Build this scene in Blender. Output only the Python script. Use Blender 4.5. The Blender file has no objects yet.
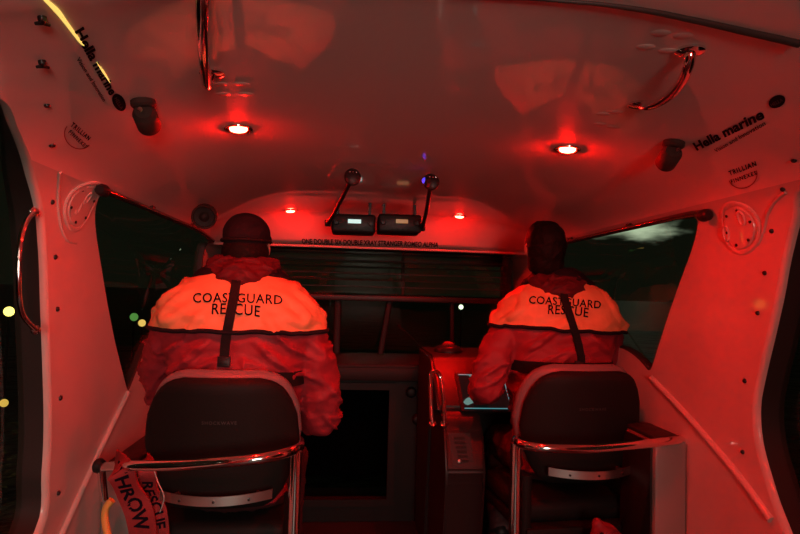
import bpy, bmesh, math, random
from mathutils import Vector, Matrix, noise
from mathutils.geometry import delaunay_2d_cdt
from mathutils.bvhtree import BVHTree
random.seed(4)
V = Vector
sc = bpy.context.scene
C = sc.collection

# ------------------------------------------------------------------ camera
F = 590.0
CAM = V((-0.158, 0.0, 1.30))
yb = V((-55, -25, -590)).normalized()            # boat's forward axis seen in camera axes
zb = V((0.031, 1, 0)); zb = (zb - zb.dot(yb) * yb).normalized()
xb = yb.cross(zb)
M3 = Matrix((xb, yb, zb))                        # camera -> boat
cam_d = bpy.data.cameras.new('camera'); cam = bpy.data.objects.new('camera', cam_d); C.objects.link(cam)
cam_d.sensor_width = 36; cam_d.lens = F * 36 / 800; cam_d.clip_start = 0.02; cam_d.clip_end = 2000
cam.matrix_world = Matrix.Translation(CAM) @ M3.to_4x4()
sc.camera = cam

def ray(px, py): return (M3 @ V((px - 400, 267 - py, -F))).normalized()
def at(px, py, Y):
    d = ray(px, py); return CAM + d * ((Y - CAM.y) / d.y)

# ------------------------------------------------------------------ world: night sky with one moonlit cloud bank
sc.view_settings.view_transform = 'Standard'; sc.view_settings.look = 'None'
sc.view_settings.exposure = 0.0; sc.view_settings.gamma = 1.0; sc.view_settings.use_curve_mapping = False
w = bpy.data.worlds.new('night'); sc.world = w; w.use_nodes = True
nt = w.node_tree; nt.nodes.clear()
def N(nt, t, **kw):
    n = nt.nodes.new(t)
    for k, v in kw.items():
        if k.startswith('i_'): n.inputs[int(k[2:])].default_value = v
        else: setattr(n, k, v)
    return n
def L(nt, a, b): nt.links.new(a, b)
out = N(nt, 'ShaderNodeOutputWorld'); bg = N(nt, 'ShaderNodeBackground')
tc = N(nt, 'ShaderNodeTexCoord')
cd = ray(634, 229)
sub = N(nt, 'ShaderNodeVectorMath', operation='SUBTRACT'); sub.inputs[1].default_value = cd
L(nt, tc.outputs['Generated'], sub.inputs[0])
scl = N(nt, 'ShaderNodeVectorMath', operation='MULTIPLY'); scl.inputs[1].default_value = (13, 13, 48)
L(nt, sub.outputs[0], scl.inputs[0])
ns = N(nt, 'ShaderNodeTexNoise'); ns.inputs['Scale'].default_value = 1.6; ns.inputs['Detail'].default_value = 4
L(nt, scl.outputs[0], ns.inputs['Vector'])
ln = N(nt, 'ShaderNodeVectorMath', operation='LENGTH'); L(nt, scl.outputs[0], ln.inputs[0])
ad = N(nt, 'ShaderNodeMath', operation='MULTIPLY_ADD'); ad.inputs[1].default_value = 1.3; L(nt, ns.outputs[0], ad.inputs[0]); L(nt, ln.outputs['Value'], ad.inputs[2])
mr = N(nt, 'ShaderNodeMapRange'); mr.inputs[1].default_value = 0.75; mr.inputs[2].default_value = 1.75; mr.inputs[3].default_value = 1; mr.inputs[4].default_value = 0
mr.interpolation_type = 'SMOOTHSTEP'; L(nt, ad.outputs[0], mr.inputs[0])
mx = N(nt, 'ShaderNodeMix', data_type='RGBA')
mx.inputs[6].default_value = (0.0042, 0.0048, 0.0026, 1); mx.inputs[7].default_value = (0.55, 0.64, 0.45, 1)
L(nt, mr.outputs[0], mx.inputs[0]); L(nt, mx.outputs[2], bg.inputs[0]); L(nt, bg.outputs[0], out.inputs[0])

def area(name, loc, target, size, power, col, size_y=None):
    d = bpy.data.lights.new(name, 'AREA'); d.energy = power; d.color = col; d.size = size
    if size_y: d.shape = 'RECTANGLE'; d.size_y = size_y
    o = bpy.data.objects.new(name, d); C.objects.link(o); o.location = loc
    o.rotation_euler = (V(target) - V(loc)).to_track_quat('-Z', 'Y').to_euler(); return o
# unseen neutral fill added behind the camera, for the pale light from aft
area('aft_fill_light', (0.25, -2.1, 1.40), (0.0, 2, 1.0), 0.8, 44.0, (1.0, 0.84, 0.70))

LAMP_E = 1650.0

# ------------------------------------------------------------------ materials
def mat(name, col, rough=0.5, metal=0.0, spec=0.5, coat=0.0, emit=None, es=0.0, bump=None, var=None):
    m = bpy.data.materials.new(name); m.use_nodes = True
    nt = m.node_tree; p = nt.nodes['Principled BSDF']
    p.inputs['Base Color'].default_value = (*col, 1); p.inputs['Roughness'].default_value = rough
    p.inputs['Metallic'].default_value = metal; p.inputs['Specular IOR Level'].default_value = spec
    if coat: p.inputs['Coat Weight'].default_value = coat; p.inputs['Coat Roughness'].default_value = 0.05
    if emit: p.inputs['Emission Color'].default_value = (*emit, 1); p.inputs['Emission Strength'].default_value = es
    t = N(nt, 'ShaderNodeTexCoord')
    if bump:
        sc_, st, dist = bump
        n = N(nt, 'ShaderNodeTexNoise'); n.inputs['Scale'].default_value = sc_; n.inputs['Detail'].default_value = 5
        L(nt, t.outputs['Object'], n.inputs['Vector'])
        b = N(nt, 'ShaderNodeBump'); b.inputs['Strength'].default_value = st; b.inputs['Distance'].default_value = dist
        L(nt, n.outputs[0], b.inputs['Height']); L(nt, b.outputs[0], p.inputs['Normal'])
    if var:
        sc_, c2 = var
        n = N(nt, 'ShaderNodeTexNoise'); n.inputs['Scale'].default_value = sc_; n.inputs['Detail'].default_value = 6
        L(nt, t.outputs['Object'], n.inputs['Vector'])
        x = N(nt, 'ShaderNodeMix', data_type='RGBA'); x.inputs[6].default_value = (*col, 1); x.inputs[7].default_value = (*c2, 1)
        r = N(nt, 'ShaderNodeMapRange'); r.inputs[1].default_value = .45; r.inputs[2].default_value = .7
        L(nt, n.outputs[0], r.inputs[0]); L(nt, r.outputs[0], x.inputs[0]); L(nt, x.outputs[2], p.inputs['Base Color'])
    return m
FRP = mat('gelcoat_red_lit', (.76, .66, .61), 0.5, spec=0.02, coat=1.0, bump=(2.2, .15, .01))  # ceiling copy of the gelcoat, tinted lighter and pinker to carry red light
FRPW = mat('gelcoat_wall_dimmed', (.49, .53, .48), 0.35, spec=0.25, coat=.6, bump=(3, .2, .006), var=(5, (.45, .50, .45)))  # same gelcoat, darkened here to hold down the light on the walls
DRUB = mat('dark_rubber', (.018, .018, .015), 0.55)
DARK = mat('dark_plastic', (.012, .012, .012), 0.45, spec=.25)
DASH = mat('dash_vinyl', (.014, .010, .009), 0.55, spec=.2, bump=(120, .3, .001))
CONS = mat('console_moulding', (.020, .015, .014), 0.42, spec=.3, bump=(60, .2, .001))
FLOOR = mat('floor_grip', (.012, .012, .012), 0.6, bump=(200, .5, .002))
GREY = mat('grey_locker', (.22, .21, .19), 0.5, bump=(90, .2, .001))
CHROME = mat('chrome', (.78, .77, .75), 0.09, metal=1)
STEEL = mat('brushed_steel', (.62, .61, .58), 0.32, metal=1, bump=(60, .15, .001))
BOLTM = mat('black_bolt', (.012, .01, .01), 0.35)
SEATB = mat('seat_shell_black', (.009, .0095, .0085), 0.6, spec=.15, bump=(150, .5, .001))
SEATP = mat('seat_pad_vinyl', (.17, .15, .15), 0.42, bump=(90, .3, .001))
INK = mat('black_ink', (.006, .004, .010), 0.8, spec=.1)
INKF = mat('grey_ink', (.035, .035, .033), 0.5)
ORANGE = mat('hivis_orange', (.70, .32, .14), 0.55, spec=.3, var=(14, (.62, .26, .11)), bump=(45, .35, .004))
REDF = mat('red_fabric', (.25, .022, .032), 0.58, spec=.25, bump=(30, .5, .005))
HOODF = mat('dark_red_hood_fabric', (.08, .009, .013), 0.6, spec=.2, bump=(40, .5, .004))
NAVY = mat('black_fabric', (.012, .009, .012), 0.8, spec=.15, bump=(70, .4, .003))
MAROON = mat('trouser_fabric', (.06, .012, .014), 0.6, bump=(30, .5, .005))
WEB = mat('black_webbing', (.010, .008, .008), 0.7, spec=.15, bump=(300, .6, .001))
SKIN = mat('skin', (.48, .27, .19), 0.45)
HAIR = mat('dark_hair', (.010, .007, .006), 0.6, spec=.1, bump=(140, .8, .004))
REDWEB = mat('red_webbing', (.26, .018, .02), 0.6, bump=(150, .6, .002))
LENS = mat('red_lamp_lens', (.5, .05, .03), 0.3, emit=(1.0, .0022, .0011), es=LAMP_E)
DISPW = mat('white_display', (.1, .1, .1), 0.2, emit=(.62, .95, .88), es=.8)
DISPA = mat('amber_display', (.1, .1, .1), 0.2, emit=(.42, .17, .03), es=.55)
BLUE = mat('blue_led', (.05, .05, .1), 0.3, emit=(.10, .06, 1.0), es=1.1)
BROWN = mat('nozzle_brown', (.05, .028, .024), 0.6, spec=.1)

def glass_mat():
    m = bpy.data.materials.new('window_glass'); m.use_nodes = True; nt = m.node_tree; nt.nodes.clear()
    o = N(nt, 'ShaderNodeOutputMaterial'); mx = N(nt, 'ShaderNodeMixShader'); t = N(nt, 'ShaderNodeBsdfTransparent'); g = N(nt, 'ShaderNodeBsdfGlossy')
    t.inputs[0].default_value = (.86, .92, .84, 1); g.inputs['Roughness'].default_value = .012; g.inputs[0].default_value = (.95, .95, .95, 1)
    ge = N(nt, 'ShaderNodeNewGeometry'); dt = N(nt, 'ShaderNodeVectorMath', operation='DOT_PRODUCT'); L(nt, ge.outputs['Incoming'], dt.inputs[0]); L(nt, ge.outputs['Normal'], dt.inputs[1])
    ab = N(nt, 'ShaderNodeMath', operation='ABSOLUTE'); L(nt, dt.outputs['Value'], ab.inputs[0]); om = N(nt, 'ShaderNodeMath', operation='SUBTRACT'); om.inputs[0].default_value = 1; L(nt, ab.outputs[0], om.inputs[1])
    pw = N(nt, 'ShaderNodeMath', operation='POWER'); pw.inputs[1].default_value = 5; L(nt, om.outputs[0], pw.inputs[0])
    f = N(nt, 'ShaderNodeMath', operation='MULTIPLY_ADD'); f.inputs[1].default_value = .85; f.inputs[2].default_value = .04; L(nt, pw.outputs[0], f.inputs[0])
    L(nt, f.outputs[0], mx.inputs[0]); L(nt, t.outputs[0], mx.inputs[1]); L(nt, g.outputs[0], mx.inputs[2]); L(nt, mx.outputs[0], o.inputs[0])
    return m
GLASS = glass_mat()
def screen_mat():
    m = bpy.data.materials.new('chart_screen'); m.use_nodes = True; nt = m.node_tree; p = nt.nodes['Principled BSDF']
    p.inputs['Base Color'].default_value = (.01, .012, .012, 1); p.inputs['Roughness'].default_value = .1
    t = N(nt, 'ShaderNodeTexCoord'); v = N(nt, 'ShaderNodeTexVoronoi'); v.inputs['Scale'].default_value = 26
    L(nt, t.outputs['Object'], v.inputs['Vector'])
    r = N(nt, 'ShaderNodeValToRGB'); r.color_ramp.interpolation = 'CONSTANT'
    e = r.color_ramp.elements; e[0].color = (.004, .008, .008, 1); e[1].position = .93; e[1].color = (.30, .62, .55, 1)
    sp = N(nt, 'ShaderNodeSeparateColor'); L(nt, v.outputs['Color'], sp.inputs[0]); L(nt, sp.outputs[0], r.inputs[0])
    L(nt, r.outputs[0], p.inputs['Emission Color']); p.inputs['Emission Strength'].default_value = .35
    return m
SCREEN = screen_mat()
def sea_mat():
    m = bpy.data.materials.new('sea_water'); m.use_nodes = True; nt = m.node_tree; p = nt.nodes['Principled BSDF']
    p.inputs['Base Color'].default_value = (.004, .006, .004, 1); p.inputs['Roughness'].default_value = .3; p.inputs['Specular IOR Level'].default_value = .06
    t = N(nt, 'ShaderNodeTexCoord'); n = N(nt, 'ShaderNodeTexNoise'); n.inputs['Scale'].default_value = .9; n.inputs['Detail'].default_value = 6
    L(nt, t.outputs['Object'], n.inputs['Vector']); b = N(nt, 'ShaderNodeBump'); b.inputs['Strength'].default_value = .8; b.inputs['Distance'].default_value = .35
    L(nt, n.outputs[0], b.inputs['Height']); L(nt, b.outputs[0], p.inputs['Normal']); return m
SEA = sea_mat()

# ------------------------------------------------------------------ helpers
def link(name, me, m=None, parent=None):
    o = bpy.data.objects.new(name, me); C.objects.link(o)
    if m and not me.materials: me.materials.append(m)
    if parent: o.parent = parent; o.matrix_parent_inverse = parent.matrix_world.inverted()
    return o
def fin(name, bm, m=None, parent=None, smooth=True, angle=40):
    bmesh.ops.recalc_face_normals(bm, faces=bm.faces[:])
    me = bpy.data.meshes.new(name); bm.to_mesh(me); bm.free()
    if smooth:
        me.polygons.foreach_set('use_smooth', [True] * len(me.polygons))
        if angle < 180:
            try: me.set_sharp_from_angle(angle=math.radians(angle))
            except Exception: pass
    me.update(); return link(name, me, m, parent)
def pmesh(name, verts, faces, m, parent=None, smooth=True, angle=180):
    me = bpy.data.meshes.new(name); me.from_pydata([tuple(v) for v in verts], [], faces); me.update()
    if smooth:
        me.polygons.foreach_set('use_smooth', [True] * len(me.polygons))
        if angle < 180: me.set_sharp_from_angle(angle=math.radians(angle))
    return link(name, me, m, parent)
def tag(o, label=None, cat=None, group=None, kind=None):
    if label: o['label'] = label
    if cat: o['category'] = cat
    if group: o['group'] = group
    if kind: o['kind'] = kind
    return o
def empty(name, loc, label, cat, group=None):
    o = bpy.data.objects.new(name, None); C.objects.link(o); o.location = loc
    o.matrix_world = Matrix.Translation(V(loc)); return tag(o, label, cat, group)
def box(bm, lo, hi, bev=0.0, M=None, seg=2):
    r = bmesh.ops.create_cube(bm, size=1); vs = r['verts']
    lo, hi = V(lo), V(hi); c = (lo + hi) / 2; s = hi - lo
    for v in vs: v.co = V((v.co.x * s.x, v.co.y * s.y, v.co.z * s.z)) + c
    if bev:
        es = list({e for v in vs for e in v.link_edges})
        r = bmesh.ops.bevel(bm, geom=es, offset=bev, segments=seg, affect='EDGES', profile=.5); vs = list({v for f in r['faces'] for v in f.verts} | {v for v in vs if v.is_valid})
    if M is not None:
        for v in vs: v.co = M @ v.co
    return bm
def crom(pts, n=8, closed=False):
    P = [V(p) for p in pts]; out = []
    k = len(P); rng = range(k) if closed else range(k - 1)
    for i in rng:
        if closed: a, b, c, d = P[(i - 1) % k], P[i], P[(i + 1) % k], P[(i + 2) % k]
        else: a, b, c, d = P[max(i - 1, 0)], P[i], P[i + 1], P[min(i + 2, k - 1)]
        for j in range(n):
            t = j / n
            out.append(.5 * ((2 * b) + (c - a) * t + (2 * a - 5 * b + 4 * c - d) * t * t + (3 * b - a - 3 * c + d) * t ** 3))
    if not closed: out.append(P[-1])
    return out
def tube(bm, path, r, seg=12, closed=False, flat=1.0, up=None):
    """tube along a path; r number or list; flat squashes the second axis"""
    n = len(path); rings = []; prev = None
    for i, p in enumerate(path):
        if closed: t = (path[(i + 1) % n] - path[i - 1]).normalized()
        else: t = (path[min(i + 1, n - 1)] - path[max(i - 1, 0)]).normalized()
        if prev is None:
            ref = V(up) if up else (V((0, 0, 1)) if abs(t.z) < .9 else V((1, 0, 0)))
            a = (ref - ref.dot(t) * t).normalized()
        else: a = (prev - prev.dot(t) * t).normalized()
        prev = a; b = t.cross(a); rr = r[i] if isinstance(r, (list, tuple)) else r
        rings.append([bm.verts.new(p + a * math.cos(2 * math.pi * k / seg) * rr + b * math.sin(2 * math.pi * k / seg) * rr * flat) for k in range(seg)])
    m = n if closed else n - 1
    for i in range(m):
        A, B = rings[i], rings[(i + 1) % n]
        for k in range(seg): bm.faces.new((A[k], A[(k + 1) % seg], B[(k + 1) % seg], B[k]))
    if not closed: bm.faces.new(rings[0][::-1]); bm.faces.new(rings[-1])
    return bm
def loft(bm, rings):
    R = [[bm.verts.new(p) for p in r] for r in rings]; n = len(R[0])
    for A, B in zip(R, R[1:]):
        for k in range(n): bm.faces.new((A[k], A[(k + 1) % n], B[(k + 1) % n], B[k]))
    bm.faces.new(R[0][::-1]); bm.faces.new(R[-1]); return bm
def lathe(bm, prof, M, seg=28):
    """prof: list of (radius, height) along local z, placed with matrix M"""
    rings = []
    for r, h in prof: rings.append([bm.verts.new(M @ V((r * math.cos(2 * math.pi * k / seg), r * math.sin(2 * math.pi * k / seg), h))) for k in range(seg)])
    for A, B in zip(rings, rings[1:]):
        for k in range(seg): bm.faces.new((A[k], A[(k + 1) % seg], B[(k + 1) % seg], B[k]))
    bm.faces.new(rings[0][::-1]); bm.faces.new(rings[-1]); return bm
def frame(p, n, up=(0, 0, 1)):
    n = V(n).normalized(); u = V(up); x = u.cross(n)
    if x.length < 1e-4: x = V((1, 0, 0))
    x.normalize(); y = n.cross(x)
    return Matrix(((x.x, y.x, n.x, p[0]), (x.y, y.y, n.y, p[1]), (x.z, y.z, n.z, p[2]), (0, 0, 0, 1)))
def textverts(s, size, bold=0.0, sx=1.0, shear=0.0, spacing=1.0):
    """text as flat triangles: verts (x, y), normalised so that x starts at 0"""
    cu = bpy.data.curves.new('t', 'FONT'); cu.body = s; cu.size = size; cu.offset = bold; cu.shear = shear; cu.space_character = spacing
    cu.resolution_u = 3; cu.fill_mode = 'FRONT'
    o = bpy.data.objects.new('t', cu); C.objects.link(o)
    bpy.context.view_layer.update()
    me = bpy.data.meshes.new_from_object(o.evaluated_get(bpy.context.evaluated_depsgraph_get()))
    bpy.data.objects.remove(o); bpy.data.curves.remove(cu)
    vs = [v.co.copy() for v in me.vertices]; fs = [tuple(p.vertices) for p in me.polygons]
    bpy.data.meshes.remove(me)
    x0 = min(v.x for v in vs); 
    return [V(((v.x - x0) * sx, v.y)) for v in vs], fs
def evalmesh(o):
    bpy.context.view_layer.update()
    return bpy.data.meshes.new_from_object(o.evaluated_get(bpy.context.evaluated_depsgraph_get()))

# ------------------------------------------------------------------ the moulded cabin shell: one cross-section run fore and aft
PTS = [(0, 1.725), (.25, 1.724), (.45, 1.719), (.60, 1.702), (.72, 1.677), (.82, 1.652), (.90, 1.622), (.948, 1.586), (.973, 1.54), (.984, 1.48), (.989, 1.38), (.995, 1.2), (1.0, .95), (1.0, .4), (1.0, 0)]
_pp = crom([V((a, b, 0)) for a, b in PTS], 10)
_ss = [0.0]
for a, b in zip(_pp, _pp[1:]): _ss.append(_ss[-1] + (b - a).length)
SMAX = _ss[-1]
def prof(s):
    s = min(max(s, 0), SMAX - 1e-6)
    lo, hi = 0, len(_ss) - 1
    while hi - lo > 1:
        m = (lo + hi) // 2
        if _ss[m] <= s: lo = m
        else: hi = m
    t = (s - _ss[lo]) / (_ss[hi] - _ss[lo]); p = _pp[lo].lerp(_pp[hi], t)
    def tg(i):
        a = _pp[max(i - 1, 0)]; b = _pp[min(i + 1, len(_pp) - 1)]; return (b - a).normalized()
    d = tg(lo).lerp(tg(hi), t).normalized()
    if s < 1e-5: d = V((1, 0, 0))
    return p.x, p.y, d.y, -d.x             # inward normal (points into the cabin): (dz, -dx)
def s_at_z(z):
    for i in range(len(_pp) - 1):
        if _pp[i + 1].y <= z: 
            t = (z - _pp[i].y) / (_pp[i + 1].y - _pp[i].y); return _ss[i] + t * (_ss[i + 1] - _ss[i])
    return SMAX
def sst(a, b, x):
    t = min(max((x - a) / (b - a), 0), 1); return t * t * (3 - 2 * t)
YLIP, ZLIP = 3.47, 1.562
def kd(Y): return min(.97, max(0, (Y - 3.13) / .34) ** 1.6)
def squash(z, Y): return z - kd(Y) * max(0, z - ZLIP)
def unsquash(z, Y): return z if z < ZLIP else ZLIP + (z - ZLIP) / (1 - kd(Y))
def S(s, Y, off=0.0):
    sg = -1 if s < 0 else 1; x, z, nx, nz = prof(abs(s))
    x += nx * off; zz = z + nz * off
    return V((sg * x, Y, squash(zz, Y)))
def Sn(s, Y):
    sg = -1 if s < 0 else 1; x, z, nx, nz = prof(abs(s)); n0 = V((sg * nx, 0, nz))
    n = (S(s + .004, Y) - S(s - .004, Y)).cross(S(s, Y + .004) - S(s, Y - .004)).normalized()
    return n if n.dot(n0) > 0 else -n
def nearest_s(x, z):
    best = (1e9, 0, 0)
    for i in range(len(_pp) - 1):
        a, b = _pp[i], _pp[i + 1]; d = b - a; t = max(0, min(1, (V((x, z, 0)) - a).dot(d) / d.length_squared)); q = a + d * t
        dd = (V((x, z, 0)) - q).length
        if dd < best[0]: n = V((d.y, -d.x, 0)); best = (dd, _ss[i] + t * (_ss[i + 1] - _ss[i]), (V((x, z, 0)) - q).dot(n))
    return best
def hit(px, py):
    """where the line of sight through a pixel meets the shell, as (s, Y)"""
    d = ray(px, py)
    def inside(t):
        p = CAM + d * t; b = nearest_s(abs(p.x), unsquash(p.z, p.y)); return b[2] > 0 and p.z > 0, b[1], p
    lo, t = 0.1, 0.1
    while t < 8 and inside(t)[0]: lo = t; t += .05
    hi = t
    for _ in range(22):
        m = (lo + hi) / 2
        if inside(m)[0]: lo = m
        else: hi = m
    _, s, p = inside(lo); return (s if p.x >= 0 else -s, p.y)

def resample(poly, step):
    out = []
    for i in range(len(poly)):
        a, b = V(poly[i]), V(poly[(i + 1) % len(poly)]); n = max(1, int((b - a).length / step))
        for k in range(n): out.append(a.lerp(b, k / n))
    return out
def smooth_poly(pts, n=6): return [V((p.x, p.y)) for p in crom([V((a, b, 0)) for a, b in pts], n, True)]
def round_poly(pts, radii, n=7):
    out = []
    k = len(pts)
    for i in range(k):
        p = V(pts[i]); a = V(pts[i - 1]); b = V(pts[(i + 1) % k]); r = radii[i]
        pa = p + (a - p).normalized() * r; pb = p + (b - p).normalized() * r
        for j in range(n + 1):
            t = j / n; out.append((1 - t) ** 2 * pa + 2 * t * (1 - t) * p + t * t * pb)
    return out
def inpoly(p, poly):
    c = False; x, y = p; j = len(poly) - 1
    for i in range(len(poly)):
        xi, yi = poly[i]; xj, yj = poly[j]
        if (yi > y) != (yj > y) and x < (xj - xi) * (y - yi) / (yj - yi) + xi: c = not c
        j = i
    return c
def shell_patch(name, s0, s1, Y0, Y1, holes, m):
    vs = []; es = []
    rect = resample([(s0, Y0), (s1, Y0), (s1, Y1), (s0, Y1)], .03)
    for loop in [rect] + holes:
        b = len(vs); vs += [V(p) for p in loop]; es += [(b + i, b + (i + 1) % len(loop)) for i in range(len(loop))]
    hp = [p for h in holes for p in h]
    a = s0 + .015
    while a < s1 - .008:
        y = Y0 + .02
        while y < Y1 - .01:
            p = V((a, y))
            if not any(inpoly(p, h) for h in holes) and not any(abs(p.x - q.x) < .012 and abs(p.y - q.y) < .012 for q in hp): vs.append(p)
            y += .04
        a += .03
    r = delaunay_2d_cdt(vs, es, [], 0, 1e-5)
    ov, of = r[0], r[2]; faces = []
    for f in of:
        c = sum((ov[i] for i in f), V((0, 0))) / len(f)
        if not (s0 < c.x < s1 and Y0 < c.y < Y1): continue
        if any(inpoly(c, h) for h in holes): continue
        faces.append(f)
    used = sorted({i for f in faces for i in f}); ix = {o: n for n, o in enumerate(used)}
    o = pmesh(name, [S(ov[i].x, ov[i].y) for i in used], [tuple(ix[i] for i in f) for f in faces], m)
    me = o.data; nm = []
    for v in me.vertices:
        s_, Y_ = ov[used[v.index]]; n = Sn(s_, Y_)
        nm.append(n)
    # make faces look inward, then give the smooth analytic normals
    bm = bmesh.new(); bm.from_mesh(me)
    for f in bm.faces:
        f.normal_update(); n = nm[f.verts[0].index]
        if f.normal.dot(n) < 0: f.normal_flip()
    bm.to_mesh(me); bm.free(); me.polygons.foreach_set('use_smooth', [True] * len(me.polygons))
    me.normals_split_custom_set_from_vertices([tuple(n) for n in nm])
    return o
def reveal(name, outline, m, parent, depth=.085, lip=.014, m2=None):
    """rounded lip and return flange running round a cut-out"""
    n = len(outline); area2 = sum(outline[i].x * outline[(i + 1) % n].y - outline[(i + 1) % n].x * outline[i].y for i in range(n))
    sg = 1 if area2 > 0 else -1
    nr = []
    for i in range(n):
        t = (outline[(i + 1) % n] - outline[i - 1]).normalized(); nr.append(V((-t.y, t.x)) * sg)
    steps = [(0, 0), (lip * .38, -lip * .08), (lip * .71, -lip * .3), (lip * .92, -lip * .62), (lip, -lip)]
    def strip(st, nm, mm, par):
        vs = []; fs = []
        for e, d in st:
            for i in range(n):
                q = outline[i] + nr[i] * e; vs.append(S(q.x, q.y, d))
        for k in range(len(st) - 1):
            for i in range(n): fs.append((k * n + i, k * n + (i + 1) % n, (k + 1) * n + (i + 1) % n, (k + 1) * n + i))
        return pmesh(nm, vs, fs, mm, par)
    a = strip(steps, 'frame_lip', m, parent)
    strip([(lip, -lip), (lip, -depth)], name, m2 or DRUB, parent)
    q = [outline[i] + nr[i] * lip for i in range(n)]
    return [S(p.x, p.y, -depth * .8) for p in q], q
def pane(name, pts, m, parent=None):
    return pmesh(name, pts + [p for p in pts], [tuple(range(len(pts)))], m, parent, smooth=False)

SC = s_at_z(1.602)
def sz(z, sg=1): return sg * s_at_z(z)
# fore window cut-outs, given as (z, Y) on the wall
def window_poly(sg):
    a, b, c = (hit(104, 190), hit(112, 330), hit(128, 393)) if sg < 0 else (hit(698, 216), hit(671, 306), hit(650, 373))
    f = hit(212, 241)[0] if sg < 0 else hit(585, 236)[0]
    q = hit(150, 338) if sg < 0 else hit(634, 352)
    p = [a, (f, a[1] + .35), (f, 3.52), (sz(1.15, sg), 3.52), q, c, b]
    return resample(round_poly(p, [.04, .1, .06, .08, .12, .03, .15]), .03)
WIN_L, WIN_R = window_poly(-1), window_poly(1)
def open_poly(pix, tail):
    pts = [hit(*p) for p in pix]; pts += tail
    return resample(smooth_poly(pts, 5), .03)
sl = -1
OPL = open_poly([(0, 98), (18, 128), (34, 168), (43, 205), (47, 250), (49, 310), (51, 370), (52, 420), (50, 470), (42, 534)],
                [(-sz(.42), 1.45), (-sz(.36), 1.1), (-sz(.36), .4), (-sz(.5), .05), (-sz(1.0), -.05), (-sz(1.5), .05), (-sz(1.62), .5), (-sz(1.64), 1.0)])
OPR = open_poly([(800, 188), (792, 215), (783, 252), (775, 295), (765, 340), (757, 375), (752, 405), (754, 440), (764, 480), (783, 534)],
                [(sz(.42), 1.25), (sz(.38), 1.0), (sz(.36), .4), (sz(.5), .05), (sz(1.0), -.05), (sz(1.45), .05), (sz(1.58), .5), (sz(1.58), 1.1)])
ceil = shell_patch('ceiling', -SC, SC, -.8, YLIP, [OPL, OPR, WIN_L, WIN_R], FRP); tag(ceil, kind='structure')
wl = shell_patch('wall_left', -SMAX, -SC, -.8, 3.98, [WIN_L, OPL], FRPW); tag(wl, kind='structure')
wr = shell_patch('wall_right', SC, SMAX, -.8, 3.98, [WIN_R, OPR], FRPW); tag(wr, kind='structure')
for nm, outl, wall in (('window_1', WIN_L, wl), ('window_2', WIN_R, wr), ('window_3', OPL, wl), ('window_4', OPR, wr)):
    e = bpy.data.objects.new(nm, None); C.objects.link(e); e['kind'] = 'structure'
    big = nm in ('window_3', 'window_4')
    pts, q = reveal('window_frame', outl, FRPW if big else DRUB, e, depth=.085 if big else .03, lip=.016 if big else .008, m2=DRUB)
    c = sum(q, V((0, 0))) / len(q)
    vs = [S(c.x, c.y, -.06 if big else -.025)]; fs = []
    ring = 5
    for k in range(1, ring + 1):
        for p in q:
            u = c.lerp(p, k / ring); vs.append(S(u.x, u.y, -.07 if big else -.025))
    n = len(q)
    for i in range(n): fs.append((0, 1 + i, 1 + (i + 1) % n))
    for k in range(ring - 1):
        for i in range(n): fs.append((1 + k * n + i, 1 + k * n + (i + 1) % n, 1 + (k + 1) * n + (i + 1) % n, 1 + (k + 1) * n + i))
    pmesh('glass_pane', vs, fs, GLASS, e)

# floor, front and back of the cabin
bm = bmesh.new(); box(bm, (-1.0, -.8, -.04), (1.0, 4.0, 0)); tag(fin('floor', bm, FLOOR, smooth=False), kind='structure')
bm = bmesh.new()
box(bm, (-1.0, -.86, 0), (-.42, -.80, 1.73)); box(bm, (.42, -.86, 0), (1.0, -.80, 1.73)); box(bm, (-.42, -.86, 1.62), (.42, -.80, 1.73))
tag(fin('wall_back', bm, FRPW, smooth=False), kind='structure')

# forward bulkhead with dark companionway, dash shelf, windscreen frame
def hole_panel(bm, x0, x1, z0, z1, y0, y1, hx0, hx1, hz0, hz1):
    box(bm, (x0, y0, z0), (hx0, y1, z1)); box(bm, (hx1, y0, z0), (x1, y1, z1))
    box(bm, (hx0, y0, z0), (hx1, y1, hz0)); box(bm, (hx0, y0, hz1), (hx1, y1, z1))
bm = bmesh.new(); hole_panel(bm, -1.0, 1.0, 0, .88, 3.42, 3.45, -.42, .113, .13, .745)
wf = tag(fin('wall_front', bm, DASH, smooth=False), kind='structure')
bm = bmesh.new(); hole_panel(bm, -.46, .153, .09, .785, 3.395, 3.42, -.42, .113, .13, .745); tag(fin('door_1', bm, DASH, smooth=False), kind='structure')
bm = bmesh.new()
for lo, hi in (((-.44, 3.95, .1), (.13, 3.97, .8)), ((-.46, 3.45, .1), (-.44, 3.97, .8)), ((.13, 3.45, .1), (.15, 3.97, .8))): box(bm, lo, hi)
tag(fin('wall_companionway', bm, mat('dark_cabin', (.002, .002, .002), .9, spec=0), smooth=False), kind='structure')
bm = bmesh.new(); box(bm, (-.99, 3.36, .865), (.99, 3.99, .895), .012); box(bm, (-.99, 3.36, .80), (.99, 3.385, .88), .008)
tag(fin('dash_shelf', bm, DASH), 'dark full width dash shelf under the windscreen above the companionway', 'shelf')

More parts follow.
